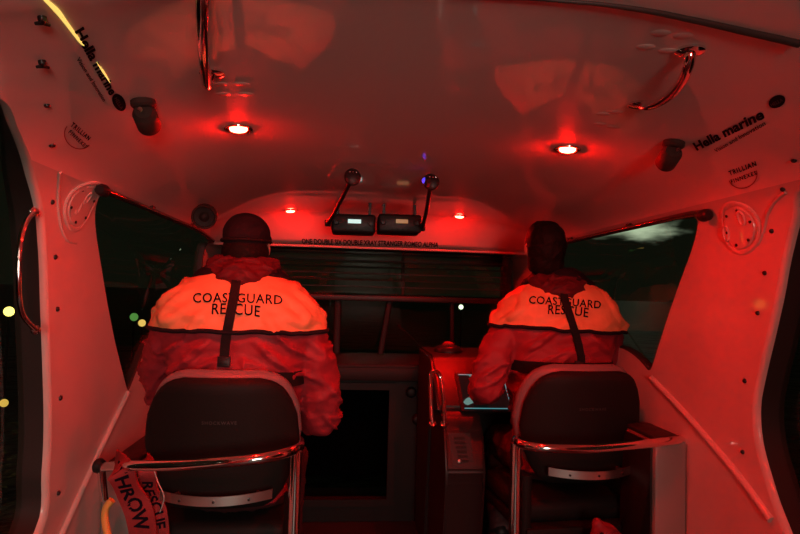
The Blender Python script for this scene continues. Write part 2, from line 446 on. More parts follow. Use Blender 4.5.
# lip trim, header, windscreen
lip = []
vs = []; fs = []; X = [i / 20 * .92 for i in range(-20, 21)]
def lipp(x, dy, dz):
    s = nearest_s(abs(x), 1.72 if abs(x) < .5 else prof(0)[1])[1]
    s = [k for k in [0]][0]
    # position on shell by x
    lo, hi = 0.0, SC
    for _ in range(20):
        m = (lo + hi) / 2
        if prof(m)[0] < abs(x): lo = m
        else: hi = m
    p = S(lo if x >= 0 else -lo, YLIP); return p + V((0, dy, dz))
for dy, dz in ((-.004, .002), (.004, -.008), (.02, -.012), (.03, 0), (.034, .03)):
    for x in X: vs.append(lipp(x, dy, dz))
n = len(X)
for k in range(4):
    for i in range(n - 1): fs.append((k * n + i, k * n + i + 1, (k + 1) * n + i + 1, (k + 1) * n + i))
tag(pmesh('trim_1', vs, fs, FRP), kind='structure')
bm = bmesh.new()
box(bm, (-.95, 3.53, 1.575), (.95, 3.99, 1.61)); box(bm, (-.97, 3.96, 1.50), (.97, 4.0, 1.60))
for x in (-.97, .91): box(bm, (x, 3.93, .88), (x + .06, 4.0, 1.6))
tag(fin('wall_windscreen_surround', bm, DRUB, smooth=False), kind='structure')
e = bpy.data.objects.new('window_5', None); C.objects.link(e); e['kind'] = 'structure'
bm = bmesh.new(); box(bm, (-.95, 3.88, 1.245), (.95, 3.96, 1.285), .008); fin('window_crossbar', bm, CONS, e)
def bar(a, b, w, mm, par, nm, d=.03):
    bm = bmesh.new(); tube(bm, [V(a), V(b)], w, 8, flat=.6); return fin(nm, bm, mm, par)
bar(at(338, 300, 3.93), at(336, 362, 3.93), .024, DASH, e, 'window_mullion')
bar(at(390, 300, 3.93), at(379, 362, 3.93), .020, DASH, e, 'window_mullion')
bar(at(452, 300, 3.93), at(452, 362, 3.93), .014, DASH, e, 'window_mullion')
bar(at(403, 252, 3.95), at(403, 296, 3.95), .012, DASH, e, 'window_mullion')
bm = bmesh.new(); a_ = [bm.verts.new(p) for p in ((-.93, 4.02, .90), (.93, 4.02, .90), (.93, 3.86, 1.59), (-.93, 3.86, 1.59), (-.93, 4.028, .90), (.93, 4.028, .90), (.93, 3.868, 1.59), (-.93, 3.868, 1.59))]
for f_ in ((0, 1, 2, 3), (7, 6, 5, 4), (0, 4, 5, 1), (2, 6, 7, 3), (1, 5, 6, 2), (0, 3, 7, 4)): bm.faces.new([a_[i] for i in f_])
fin('glass_pane', bm, GLASS, e, smooth=False)
# horizontal slatted blind lines behind the upper screen
bl = empty('window_blind', (0, 3.92, 1.5), 'dark slatted blind drawn down inside the upper windscreen', 'blind')
for k in range(6):
    bm = bmesh.new(); box(bm, (-.90, 3.78, 1.545 - k * .042), (.90, 3.81, 1.551 - k * .042), .002, seg=1); fin('slat', bm, CONS if k % 2 else DASH, bl)
wp = empty('windscreen_wiper', at(401, 328, 3.99), 'thin windscreen wiper arm outside the lower windscreen', 'wiper')
bm = bmesh.new(); tube(bm, [at(400, 327, 4.03), at(412, 338, 4.03), at(426, 353, 4.03)], .0035, 8); fin('wiper_arm', bm, CHROME, wp)
bm = bmesh.new(); tube(bm, [at(397, 325, 4.015), at(404, 330, 4.015)], .007, 8); fin('wiper_blade', bm, DARK, wp)

# ------------------------------------------------------------------ diagonal moulding ridge, lower lockers
def ridge(pixs, sg):
    path = [hit(*p) for p in pixs]; pts = crom([V((a, b, 0)) for a, b in path], 6)
    bm = bmesh.new(); tube(bm, [S(p.x, p.y, .002) for p in pts], .011, 10); return bm
tag(fin('trim_2', ridge([(127, 393), (104, 440), (84, 483), (62, 531), (52, 552)], -1), FRPW), kind='structure')
tag(fin('trim_3', ridge([(652, 378), (680, 407), (706, 436), (731, 465), (752, 492), (772, 520)], 1), FRPW), kind='structure')
for sg, nm, lb in ((-1, 'side_locker', 'dark grey side locker against the port wall under the fore window'), (1, 'side_locker', 'narrow grey side locker against the starboard wall behind the hanging black cord')):
    lk = empty(nm, (sg * .94, 2.5, 0), lb, 'locker')
    Ya = hit(100, 500)[1] if sg < 0 else hit(688, 480)[1]; zt = at(100, 466, Ya).z if sg < 0 else at(688, 441, Ya).z; bm = bmesh.new(); lo = (-.997, Ya, .002) if sg < 0 else (.885, Ya, .002); Ye = 3.1 if sg < 0 else 2.14; hi = (-.885, Ye, zt) if sg < 0 else (.997, Ye, zt); box(bm, lo, hi, .012); fin('body', bm, GREY, lk)
    bm = bmesh.new(); x = -.882 if sg < 0 else .882; box(bm, (min(x, x - .006 * sg), Ya + .012, .02), (max(x, x - .006 * sg), Ye - .01, zt - .01), .002); fin('door', bm, DARK, lk)  # dark sheet over the side face, put there so lamps leave it dark
    bm = bmesh.new(); box(bm, (-.985 if sg < 0 else .885, Ya + .01, zt - .002), (-.885 if sg < 0 else .985, Ye - .01, zt + .012), .004); fin('top_dark_sheet', bm, DRUB, lk)  # added dark sheet keeps the top from showing the red lamplight

# ------------------------------------------------------------------ bolts, plates, decals on the shell
def cap_on_shell(px, py, r, h, mm, parent, nm, star=False):
    s, Y = hit(px, py); p = S(s, Y); n = Sn(s, Y); bm = bmesh.new()
    if star:
        for k in range(3):
            a = 2 * math.pi * k / 3 + .5; d = V((math.cos(a), math.sin(a), 0)); M = frame(p, n)
            tube(bm, [M @ V((0, 0, h)), M @ (d * r * 1.7 + V((0, 0, h)))], [r * .55, r * .38], 10)
    lathe(bm, [(r * .6, -.002), (r, 0), (r, h * .5), (r * .75, h), (r * .3, h * 1.05)], frame(p, n), 14)
    return fin(nm, bm, mm, parent)
for px, py in ((42, 17), (42, 61)): cap_on_shell(px, py, .0065, .009, BOLTM, ceil, 'clamp_knob', True)
for px, py in ((47, 105),): cap_on_shell(px, py, .006, .005, BOLTM, ceil, 'bolt')
for px, py in ((52, 145), (52, 202), (55, 257), (57, 309), (60, 398), (58, 493)): cap_on_shell(px, py, .0075, .005, BOLTM, wl, 'bolt')
for px, py in ((794, 160), (783, 189), (772, 231), (765, 273), (758, 313), (745, 381), (743, 452)): cap_on_shell(px, py, .0065, .005, BOLTM, wr, 'bolt')

def shell_disc(nm, s, Y, prof_, mm, parent, rs=1.0, ry=1.0, seg=48):
    """a round fitting whose underside follows the curve of the wall"""
    vs = []; fs = []
    for r_, h in prof_:
        for k in range(seg):
            t = 2 * math.pi * k / seg; vs.append(S(s + r_ * rs * math.sin(t), Y + r_ * ry * math.cos(t), h))
    for j in range(len(prof_) - 1):
        for k in range(seg): fs.append((j * seg + k, j * seg + (k + 1) % seg, (j + 1) * seg + (k + 1) % seg, (j + 1) * seg + k))
    fs.append(tuple(range((len(prof_) - 1) * seg, len(prof_) * seg))); fs.append(tuple(range(seg))[::-1])
    o = pmesh(nm, vs, fs, mm, parent, angle=35); return o
def plate(cx, cy, R, label, recs, ang0):
    s, Y = hit(cx, cy); p = S(s, Y); e = empty('round_hatch_plate', p, label, 'hatch plate', 'round hatch plates on the side walls')
    shell_disc('cover_disc', s, Y, [(R, -.003), (R, .003), (R - .004, .006), (R - .011, .006), (R - .013, .0015), (R - .017, .0015), (R - .020, .0075), (R * .55, .0085), (R * .2, .0088), (.002, .0088)], FRPW, e)
    for k in range(6):
        a = ang0 + 2 * math.pi * k / 6; rr_ = R - .028; shell_disc('bolt', s + rr_ * math.sin(a), Y + rr_ * math.cos(a), [(.0048, .004), (.0048, .0105), (.002, .0115)], BOLTM, e, seg=10)
    for q in recs:
        s2, Y2 = hit(*q); shell_disc('finger_recess', s2, Y2, [(.020, .006), (.020, .0105), (.0165, .0125), (.0135, .0105), (.010, .0094), (.001, .0091)], FRPW, e, rs=1.25, ry=.72, seg=24)
    return e
plate(80, 203, .090, 'round white hatch plate with six bolts on the port wall', ((75, 206), (85, 196)), .35)
plate(741, 227, .082, 'round white hatch plate with six bolts on the starboard wall', ((744, 217), (729, 233)), .2)
for pix, par in ([(60, 172), (58, 190), (58, 210), (61, 228), (67, 240), (76, 243)], wl), ([(786, 192), (776, 200), (768, 214), (764, 230), (758, 244), (748, 250), (738, 252)], wr):
    pts = crom([V((*hit(*p), 0)) for p in pix], 5); bm = bmesh.new()
    tube(bm, [S(p.x, p.y, .001) for p in pts], .0045, 8); fin('moulded_bead', bm, FRPW, par)

def decal(name, text, A, B, cap, mm, parent, bold=.0, lift=.0016, spacing=1.0):
    """lettering laid on the shell from baseline pixel A to B, capitals cap pixels tall seen from the door"""
    vs, fs = textverts(text, 1.0, bold, 1.0, 0, spacing); wd = max(v.x for v in vs)
    a = V(hit(*A)); b = V(hit(*B)); u = b - a; dx, dy = B[0] - A[0], B[1] - A[1]; l = math.hypot(dx, dy)
    m = ((A[0] + B[0]) / 2, (A[1] + B[1]) / 2); up = V(hit(m[0] + dy / l * cap, m[1] - dx / l * cap)) - V(hit(*m))
    pts = [a + u * (v.x / wd) + up * (v.y / .72) for v in vs]
    return pmesh(name, [S(p.x, p.y, lift) for p in pts], fs, mm, parent, smooth=False)
LB = dict(lift=.0016)
def loopdecal(pix_c, ra, rb, ang, wdt, mm, parent, a0=0, a1=2 * math.pi, name='ring'):
    c = V(hit(*pix_c)); vs = []; fs = []; n = 40
    for k in range(n + 1):
        t = a0 + (a1 - a0) * k / n
        for q in (1, 1 - wdt):
            x, y = ra * q * math.cos(t), rb * q * math.sin(t)
            vs.append(S(c.x + x * math.cos(ang) - y * math.sin(ang), c.y + x * math.sin(ang) + y * math.cos(ang), .0016))
    for k in range(n): fs.append((2 * k, 2 * k + 1, 2 * k + 3, 2 * k + 2))
    return pmesh(name, vs, fs, mm, parent, smooth=False)
def hella(A, B, c1, A2, B2, c2, OC, lab):
    e = tag(decal('wordmark_decal', 'Hella marine', A, B, c1, INK, None, bold=.038), lab, 'lettering')
    decal('strapline', 'Vision and Innovation', A2, B2, c2, INK, e, bold=.014)
    dx, dy = B[0] - A[0], B[1] - A[1]; l = math.hypot(dx, dy); dx /= l; dy /= l; c = V(hit(*OC))
    ux = (V(hit(OC[0] + dx * 9, OC[1] + dy * 9)) - c); vx = (V(hit(OC[0] + dy * 6, OC[1] - dx * 6)) - c)
    vs = [S(c.x, c.y, .0016)]; fs = []
    for k in range(32):
        t = 2 * math.pi * k / 32; q = c + ux * math.cos(t) + vx * math.sin(t)
        vs.append(S(q.x, q.y, .0016)); fs.append((0, 1 + k, 1 + (k + 1) % 32))
    pmesh('oval_badge', vs, fs, INK, e, smooth=False)
    decal('badge_lettering', 'HELLA', (OC[0] - dx * 6.5 - dy * 2, OC[1] - dy * 6.5 + dx * 2), (OC[0] + dx * 6.5 - dy * 2, OC[1] + dy * 6.5 + dx * 2), 3.6, INKF, e, bold=.01, lift=.0026)
    return e
hella((697, 150), (765, 117), 9.5, (716, 152), (766, 124), 4.2, (777, 101), 'black wordmark and strapline with oval badge on the starboard cove')
hella((74, 31), (110, 95), 9.5, (76, 58), (103, 101), 4.2, (119, 102), 'black wordmark and strapline with oval badge on the port cove')
for (c, l1, l2, lab) in (((743, 175), ((730, 175), (757, 165)), ((732, 183), (757, 174)), 'small oval sticker with two lines of lettering on the starboard wall'),
                        ((78, 135), ((70, 125), (88, 140)), ((68, 132), (85, 148)), 'small oval sticker with two lines of lettering on the port wall')):
    e = tag(decal('oval_sticker', 'TRILLIAN', l1[0], l1[1], 4.8, INK, None, bold=.035, spacing=1.3), lab, 'sticker')
    decal('lower_lettering', 'FINNEXES', l2[0], l2[1], 4, INK, e, bold=.025, spacing=1.3)
    dx, dy = l1[1][0] - l1[0][0], l1[1][1] - l1[0][1]; l = math.hypot(dx, dy); dx /= l; dy /= l; vs = []; fs = []
    for k in range(25):
        t = math.pi * (k / 24); 
        for q in (1, .93): X_ = 15 * q * math.cos(t); Y_ = 13 * q * math.sin(t); h_ = hit(c[0] + dx * X_ - dy * Y_, c[1] + dy * X_ + dx * Y_); vs.append(S(*h_, .0016))
        if k: fs.append((2 * k - 2, 2 * k - 1, 2 * k + 1, 2 * k))
    pmesh('sticker_border', vs, fs, mat('sticker_red', (.25, .008, .008), .6), e, smooth=False)
tag(decal('call_sign_lettering', 'ONE DOUBLE SIX DOUBLE XRAY STRANGER ROMEO ALPHA', (302, 243.5), (438, 247), 5.2, INK, None, bold=.03, lift=.007), 'black radio call sign lettering along the lip of the ceiling under the radios', 'lettering')

# ceiling lamps ---------------------------------------------------------------
def lamp(px, py, label):
    s, Y = hit(px, py); p = S(s, Y); n = Sn(s, Y)
    e = empty('ceiling_downlight', p, label, 'ceiling light', 'red cabin downlights'); M = frame(p, n, (0, 1, 0))
    bm = bmesh.new(); lathe(bm, [(.036, -.004), (.037, .001), (.036, .004), (.033, .0052), (.030, .0048), (.025, .0015), (.0225, .001)], M, 40); fin('bezel', bm, CHROME, e)
    bm = bmesh.new(); lathe(bm, [(.0225, -.001), (.0225, .0048), (.020, .0078), (.014, .0098), (.003, .0106)], M, 32); fin('lens', bm, LENS, e)
    return e
lamp(238.5, 128, 'glowing red round downlight on the port half of the ceiling, the nearer of its pair')
lamp(567.5, 148.5, 'glowing red round downlight on the starboard half of the ceiling, the nearer of its pair')
lamp(290.5, 210.5, 'small glowing red downlight between the port helmet head and the radios')
lamp(459.5, 216, 'small glowing red downlight between the radios and the starboard head')
def lamp_xy(x, y, label):
    s_ = 0.0
    while prof(s_)[0] < abs(x): s_ += .002
    s_ = s_ if x > 0 else -s_
    p = S(s_, y); n = Sn(s_, y); e = empty('ceiling_downlight', p, label, 'ceiling light', 'red cabin downlights'); M = frame(p, n, (0, 1, 0))
    bm = bmesh.new(); lathe(bm, [(.036, -.004), (.037, .001), (.036, .004), (.033, .0052), (.030, .0048), (.025, .0015), (.0225, .001)], M, 40); fin('bezel', bm, CHROME, e)
    bm = bmesh.new(); lathe(bm, [(.0225, -.001), (.0225, .0048), (.020, .0078), (.014, .0098), (.003, .0106)], M, 32); fin('lens', bm, LENS, e)
for x in (-.45, .45): lamp_xy(x, .15, 'glowing red downlight overhead by the aft doorway on the %s side' % ('port' if x < 0 else 'starboard'))

# flush ceiling pads
k = 0
for pts, where in (([(220, 84), (242, 84), (223, 94), (246, 94)], 'port'), ([(661, 33), (683, 36), (646, 47), (668, 51)], 'starboard'), ([(603, 114), (616, 112), (600, 124), (613, 127)], 'outboard')):
    e0 = None
    for px, py in pts:
        s, Y = hit(px, py); bm = bmesh.new(); M = frame(S(s, Y), Sn(s, Y), (0, 1, 0))
        for v in lathe(bm, [(.014, -.002), (.014, .0003), (.011, .0010), (.002, .0010)], Matrix.Identity(4), 20).verts: v.co = M @ V((v.co.x * 1.15, v.co.y * .8, v.co.z))
        fin('plug', bm, FRP, ceil)

# ceiling seam
bm = bmesh.new(); pts = crom([V((*hit(*p), 0)) for p in [(560, 0), (600, 3), (650, 10), (700, 20), (750, 31), (799, 42)]], 6)
pts = [V((-.9, pts[0].y - .03, 0)), V((-.3, pts[0].y - .012, 0))] + pts
tube(bm, [S(p.x, p.y, .001) for p in pts], [.004] * 2 + [.0032 + .006 * i / len(pts) for i in range(len(pts) - 2)], 10, flat=.8)
tag(fin('trim_4', bm, DRUB), kind='structure')

# overhead grab handles ---------------------------------------------------------
def handle(pixs, offs, label):
    P = [S(*hit(*p), o) for p, o in zip(pixs, offs)]
    e = empty('ceiling_grab_handle', P[0], label, 'grab handle', 'chrome grab handles on the ceiling')
    bm = bmesh.new(); tube(bm, crom(P, 8), .0095, 14); fin('handle_tube', bm, CHROME, e)
    for q in (pixs[0], pixs[-1]):
        s, Y = hit(*q); bm = bmesh.new(); lathe(bm, [(.024, 0), (.024, .004), (.016, .007)], frame(S(s, Y), Sn(s, Y), (0, 1, 0)), 20); fin('mounting_foot', bm, CHROME, e)
handle([(690, 50), (689, 53), (682, 68), (668, 84), (650, 96), (640, 104)], [.0, .020, .026, .026, .020, 0], 'bent chrome grab handle on the ceiling above the starboard seat')
handle([(212, 72), (207, 70), (205, 40), (203, 10), (203, -20), (206, -24)], [0, .03, .045, .045, .03, 0], 'straight chrome grab handle on the ceiling above the port seat')

# side window grab handles
def side_handle(pixs, depth, label):
    P = [at(px, py, Y) for (px, py), Y in zip(pixs, depth)]
    e = empty('side_grab_handle', P[-1], label, 'grab handle', 'chrome grab handles at the aft side windows')
    bm = bmesh.new(); tube(bm, crom(P, 8), .0065, 12); fin('handle_tube', bm, CHROME, e)
    for q in (P[0], P[-1]):
        bm = bmesh.new(); lathe(bm, [(.012, -.004), (.012, .003), (.008, .006)], frame(q, (1 if q.x < 0 else -1, -.6, 0)), 18); fin('mounting_foot', bm, CHROME, e)
side_handle([(34, 212), (26, 222), (20, 245), (19, 290), (23, 315), (36, 330)], [1.62, 1.57, 1.53, 1.53, 1.56, 1.63], 'upright chrome grab handle at the edge of the port aft window')
side_handle([(789, 237), (797, 246), (800, 262), (802, 300), (792, 318), (777, 327)], [1.52, 1.50, 1.48, 1.48, 1.51, 1.56], 'upright chrome grab handle at the edge of the starboard aft window')

# adjustable ceiling spotlights, unlit
def nozzle(base, face, label):
    s, Y = hit(*base); p0 = S(s, Y); s2, Y2 = hit(*face); p1 = S(s2, Y2, .065)
    e = empty('air_nozzle', p0, label, 'air nozzle', 'unlit swivel nozzles on the cove'); n = Sn(s, Y)
    bm = bmesh.new(); lathe(bm, [(.026, 0), (.026, .01), (.02, .016)], frame(p0, n, (0, 1, 0)), 24); fin('base_ring', bm, BROWN, e)
    q = p0 + n * .028; d = (p1 - q).normalized()
    bm = bmesh.new(); lathe(bm, [(.018, -.012), (.024, 0), (.0255, .002), (.0255, .050), (.0235, .053), (.020, .046)], frame(q, d, (0, 1, 0)), 26); fin('barrel', bm, BROWN, e)
    bm = bmesh.new(); tube(bm, [q + V((0, -.03, 0)), q + V((0, .03, 0))], .006, 8); fin('pivot_pin', bm, CHROME, e)
nozzle((143, 101), (154, 122), 'brown swivel nozzle on the port cove between the wordmark and the nearer downlight')
nozzle((674, 142), (659, 159), 'brown swivel nozzle on the starboard cove beside the wordmark')
# round speaker facing aft from the forward cove corners
for sg, lab in ((-1, 'round dark speaker under the port side of the ceiling beside the capped head'),):
    p = at(204, 217, 2.45)
    if sg > 0: p.x = -p.x
    n = V((-sg * .15, -1, -.25)); e = empty('cabin_speaker', p, lab, 'speaker'); M = frame(p, n)
    bm = bmesh.new(); lathe(bm, [(.04, -.09), (.050, -.05), (.050, .0), (.047, .004), (.043, .003), (.040, -.004)], M, 32); fin('housing', bm, BROWN, e)
    bm = bmesh.new(); lathe(bm, [(.040, -.004), (.039, .001), (.02, -.001), (.012, .005), (.002, .006)], M, 32); fin('grille', bm, DASH, e)

# blind rails along the fore window tops
for sg, px0, lab in ((-1, (97, 184), 'dark blind rail with end bracket along the top of the port fore window'), (1, (713, 211), 'dark blind rail with end bracket along the top of the starboard fore window')):
    s0, Y0 = hit(*px0); z0 = S(s0, Y0, .02)
    pts = [z0] + [S((hit(212, 241)[0] if sg < 0 else hit(585, 236)[0]), Y0 + d, .018) for d in (.08, .4, .8, 1.2, 1.55)]
    e = empty('blind_rail', z0, lab, 'blind rail', 'blind rails over the fore windows')
    bm = bmesh.new(); tube(bm, crom(pts, 5), .0105, 12); fin('rail', bm, CHROME if 0 else mat('rail_dark_gloss', (.03, .025, .02), .15, spec=.8), e)
    bm = bmesh.new(); M = frame(z0, (0, -1, 0)); lathe(bm, [(.018, -.03), (.02, -.02), (.018, 0), (.012, .006)], M, 16); fin('end_bracket', bm, DARK, e)
    for d in (.5, 1.1):
        p = S((hit(212, 241)[0] if sg < 0 else hit(585, 236)[0]), Y0 + d, .008); bm = bmesh.new(); box(bm, p - V((.008, .02, .012)), p + V((.008, .02, .012)), .003); fin('bracket', bm, DARK, e)

# radios and gooseneck lights -----------------------------------------------------
YR = 2.72
def radio(px0, px1, dpx0, dpx1, dm, label, lcd):
    a = at(px0, 214, YR); b = at(px1, 232, YR); z1 = a.z; z0 = at((px0 + px1) / 2, 232.5, YR).z; z1 = at((px0 + px1) / 2, 214, YR).z
    e = empty('marine_radio', ((a.x + b.x) / 2, YR, z0), label, 'radio', 'radios hung from the ceiling')
    bm = bmesh.new(); box(bm, (a.x + .003, YR, z0), (b.x - .003, YR + .16, z1), .012, seg=3); fin('body', bm, DARK, e)
    for nm, dd in (('display', 0),):
        c0 = at(dpx0, 219, YR - .004); c1 = at(dpx1, 223.5, YR - .004); bm = bmesh.new(); box(bm, (c0.x, YR - .004, c1.z), (c1.x, YR + .002, c0.z), .001, seg=1); fin('display', bm, dm, e)
    for i, fx in enumerate((.12, .88)):
        x = a.x + (b.x - a.x) * fx; bm = bmesh.new(); lathe(bm, [(.012, -.004), (.011, .012), (.009, .014)], frame((x, YR, (z0 + z1) / 2), (0, -1, 0)), 18); fin('knob', bm, DARK, e)
    for x in (a.x + .03, b.x - .03):
        bm = bmesh.new(); box(bm, (x - .006, YR + .05, z1 - .002), (x + .006, YR + .09, 1.722)); fin('hanging_bracket', bm, DARK, e)
    for k in range(4):
        x = a.x + (b.x - a.x) * (.3 + .12 * k); bm = bmesh.new(); box(bm, (x, YR - .005, z0 + .010), (x + .012, YR + .001, z0 + .017), .001, seg=1); fin('button', bm, DASH, e)
radio(331, 376, 348, 361, DISPW, 'black ceiling radio with a lit white display', 0)
radio(378, 422, 396, 408, DISPA, 'black ceiling radio with a dim amber display', 0)
def goose(bpx, hpx, Yh, blue, label):
    b = at(*bpx, YR + .02); h = at(*hpx, Yh); e = empty('gooseneck_map_light', b, label, 'map light', 'gooseneck map lights either side of the radios')
    mid = b.lerp(h, .5) + V((0, -.02, -.012))
    bm = bmesh.new(); tube(bm, crom([b, b.lerp(mid, .5) + V((0, 0, -.004)), mid, h], 8), [.012 - .004 * min(1, i / 10) for i in range(25)], 10); fin('gooseneck', bm, DARK, e)
    bm = bmesh.new(); d = V((.05, -.95, -.30)).normalized(); M = frame(h - d * .02, d)
    lathe(bm, [(.010, -.02), (.021, -.013), (.0265, .004), (.027, .032), (.023, .040), (.018, .036)], M, 26); fin('lamp_head', bm, DARK, e)
    for k in range(3):
        q = M @ V((-.010 + .010 * k, .018, .043)); bm = bmesh.new(); lathe(bm, [(.003, -.002), (.003, .002), (.001, .003)], frame(q, d), 8); fin('led', bm, CHROME, e)
    bm = bmesh.new(); box(bm, b - V((.014, .02, .014)), b + V((.014, .02, .014)), .004); fin('clamp', bm, DARK, e)
    if blue:
        q = M @ V((-.022, .004, .026)); bm = bmesh.new(); bmesh.ops.create_uvsphere(bm, u_segments=16, v_segments=10, radius=.011, matrix=Matrix.Translation(q)); fin('blue_indicator', bm, BLUE, e)
goose((328, 223), (352.5, 177), 1.90, False, 'black gooseneck map light at the port end of the radios')
goose((422, 228), (431, 182), 1.97, True, 'black gooseneck map light with a blue glow at the starboard end of the radios')

# yellow reflection streak along the port ceiling crease, made as a glowing tube
AMB = mat('yellow_reflection_glow', (.4, .3, .05), .3, emit=(1.0, .72, .16), es=1.0)
for pix, rr_, lab in (([(43, -3), (56, 9), (66, 22), (80, 41), (84, 45)], [.0022, .0042, .0030, .0022, .0008], 'long yellow reflection streak made as a glowing line on the port ceiling above the wordmark'),
                 ([(97, 62), (103, 71), (110, 82)], [.0008, .0020, .0008], 'short yellow reflection streak made as a glowing line on the port ceiling beside the oval badge')):
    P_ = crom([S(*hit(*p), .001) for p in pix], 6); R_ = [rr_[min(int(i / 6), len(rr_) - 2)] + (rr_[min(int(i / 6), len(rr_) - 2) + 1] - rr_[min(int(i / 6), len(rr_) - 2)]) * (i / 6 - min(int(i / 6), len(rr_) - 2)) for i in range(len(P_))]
    bm = bmesh.new(); tube(bm, P_, R_, 8); tag(fin('ceiling_reflection_streak', bm, AMB, angle=180), lab, 'light line', 'yellow reflection streaks made to glow on the ceiling')

# ------------------------------------------------------------------ helm seats
def se_ring(cx, cy, z, a, b, e=.55, n=36, bend=0.0, yaw=0.0):
    out = []
    for k in range(n):
        t = 2 * math.pi * k / n; c, s_ = math.cos(t), math.sin(t)
        x = a * math.copysign(abs(c) ** e, c); y = b * math.copysign(abs(s_) ** e, s_) + bend * (x / .24) ** 2
        out.append(V((x, y, z)))
    return [V((cx + p.x * math.cos(yaw) - p.y * math.sin(yaw), cy + p.x * math.sin(yaw) + p.y * math.cos(yaw), p.z)) for p in out]
def backshape(z0, z1, wf, thick, y, lean, n=22, grow=0.0):
    rings = []
    for i in range(n + 1):
        v = i / n; zz = z0 + (z1 - z0) * (.5 - .5 * math.cos(math.pi * v))
        vv = (zz - z0) / (z1 - z0)
        e = min(vv, 1 - vv) / .08; ef = math.sin(min(1, e) * math.pi / 2) ** .6 if e > 0 else .15
        rings.append((zz, wf(vv) / 2 + grow, thick / 2 * max(.2, ef), y + lean * (vv - .5)))
    return rings
def wfun(v):
    P = [(0, .27), (.04, .33), (.12, .385), (.3, .45), (.5, .478), (.7, .462), (.85, .415), (.93, .365), (.975, .31), (1, .23)]
    for (a, x), (b, y) in zip(P, P[1:]):
        if v <= b: return x + (y - x) * (v - a) / (b - a)
    return P[-1][1]
def helm_seat(cx, y, ztop, yaw, label):
    e = empty('helm_chair', (cx, y, 0), label, 'chair', 'black helm chairs'); z0 = ztop - .42
    T = Matrix.Translation(V((cx, y, 0))) @ Matrix.Rotation(yaw, 4, 'Z')
    def mk(nm, z0_, z1_, th, yy, lean, mm, grow=0.0, bend=.06):
        bm = bmesh.new(); loft(bm, [[V((p.x, p.y + yo, zz)) for p in se_ring(0, 0, zz, a, b, .6, 44, bend)] for zz, a, b, yo in backshape(z0_, z1_, wfun, th, yy, lean, grow=grow)])
        for v in bm.verts: v.co = T @ v.co
        return fin(nm, bm, mm, e, angle=180)
    bk = mk('backrest', z0, ztop - .012, .05, 0, -.05, SEATB)
    mk('back_cushion', z0 + .02, ztop + .006, .075, .055, -.05, SEATP, grow=.004)
    # maker's lettering on the back shell
    bv = BVHTree.FromObject(bk, bpy.context.evaluated_depsgraph_get())
    vs, fs = textverts('SHOCKWAVE', .014, .0003, spacing=1.3); wd = max(v.x for v in vs)
    pts = []
    for v in vs:
        o = T @ V((v.x - wd / 2, -.4, ztop - .15 + v.y)); h = bv.ray_cast(o, T.to_3x3() @ V((0, 1, 0)))[0]
        pts.append((h or o) - (T.to_3x3() @ V((0, .0015, 0))))
    pmesh('back_lettering', pts, fs, INKF, e, smooth=False)
    # curved steel bracket bar
    bm = bmesh.new(); path = [T @ V((x, -.075 + .05 * (x / .17) ** 2, z0 + .055 + .006 * (x / .17) ** 2)) for x in [i / 12 * .165 for i in range(-12, 13)]]
    rings = []
    for i, p in enumerate(path):
        nrm = T.to_3x3() @ V((0, -1, 0)); rings.append([p + V((0, 0, .014)) + nrm * .002, p + V((0, 0, .014)) - nrm * .003, p - V((0, 0, .014)) - nrm * .003, p - V((0, 0, .014)) + nrm * .002])
    loft(bm, rings); fin('bracket_bar', bm, STEEL, e, smooth=True, angle=30)
    for x in (-.1, 0, .1):
        bm = bmesh.new(); q = T @ V((x, -.077 + .05 * (x / .17) ** 2, z0 + .055)); lathe(bm, [(.004, 0), (.004, .004), (.002, .005)], frame(q, T.to_3x3() @ V((0, -1, 0))), 12); fin('bolt', bm, BOLTM, e)
    for x in (-.13, .13):
        bm = bmesh.new(); q0 = T @ V((x, -.035, z0 + .055)); q1 = T @ V((x * .9, .02, z0 + .05)); tube(bm, [q0, q1], .008, 8); fin('bracket_stud', bm, STEEL, e)
    bm = bmesh.new(); box(bm, (-.22, .07, .47), (.22, .50, .555), .035, T, 4); fin('seat_cushion', bm, SEATB, e, angle=180)
    bm = bmesh.new(); box(bm, (-.22, .02, .43), (.22, .49, .475), .012, T, 2); fin('seat_pan', bm, SEATB, e)
    for x in (-.215, .215):
        bm = bmesh.new(); tube(bm, [T @ V((x, .04, .66)), T @ V((x, .04, .45))], .018, 8, flat=.5); fin('side_arm', bm, SEATB, e)
    bm = bmesh.new(); lathe(bm, [(.16, 0), (.16, .015), (.07, .03), (.06, .3), (.09, .43)], T @ Matrix.Translation(V((0, .26, 0))), 24); fin('pedestal', bm, DARK, e)
    return e
sl_ = at(221, 372, 1.85); sr_ = at(583, 367, 2.05)
helm_seat(sl_.x, 1.88, sl_.z - .008, .03, 'black helm seat under the capped crew member, port side')
helm_seat(sr_.x + .035, 2.08, sr_.z - .004, .10, 'black helm seat under the bare headed crew member, starboard side')

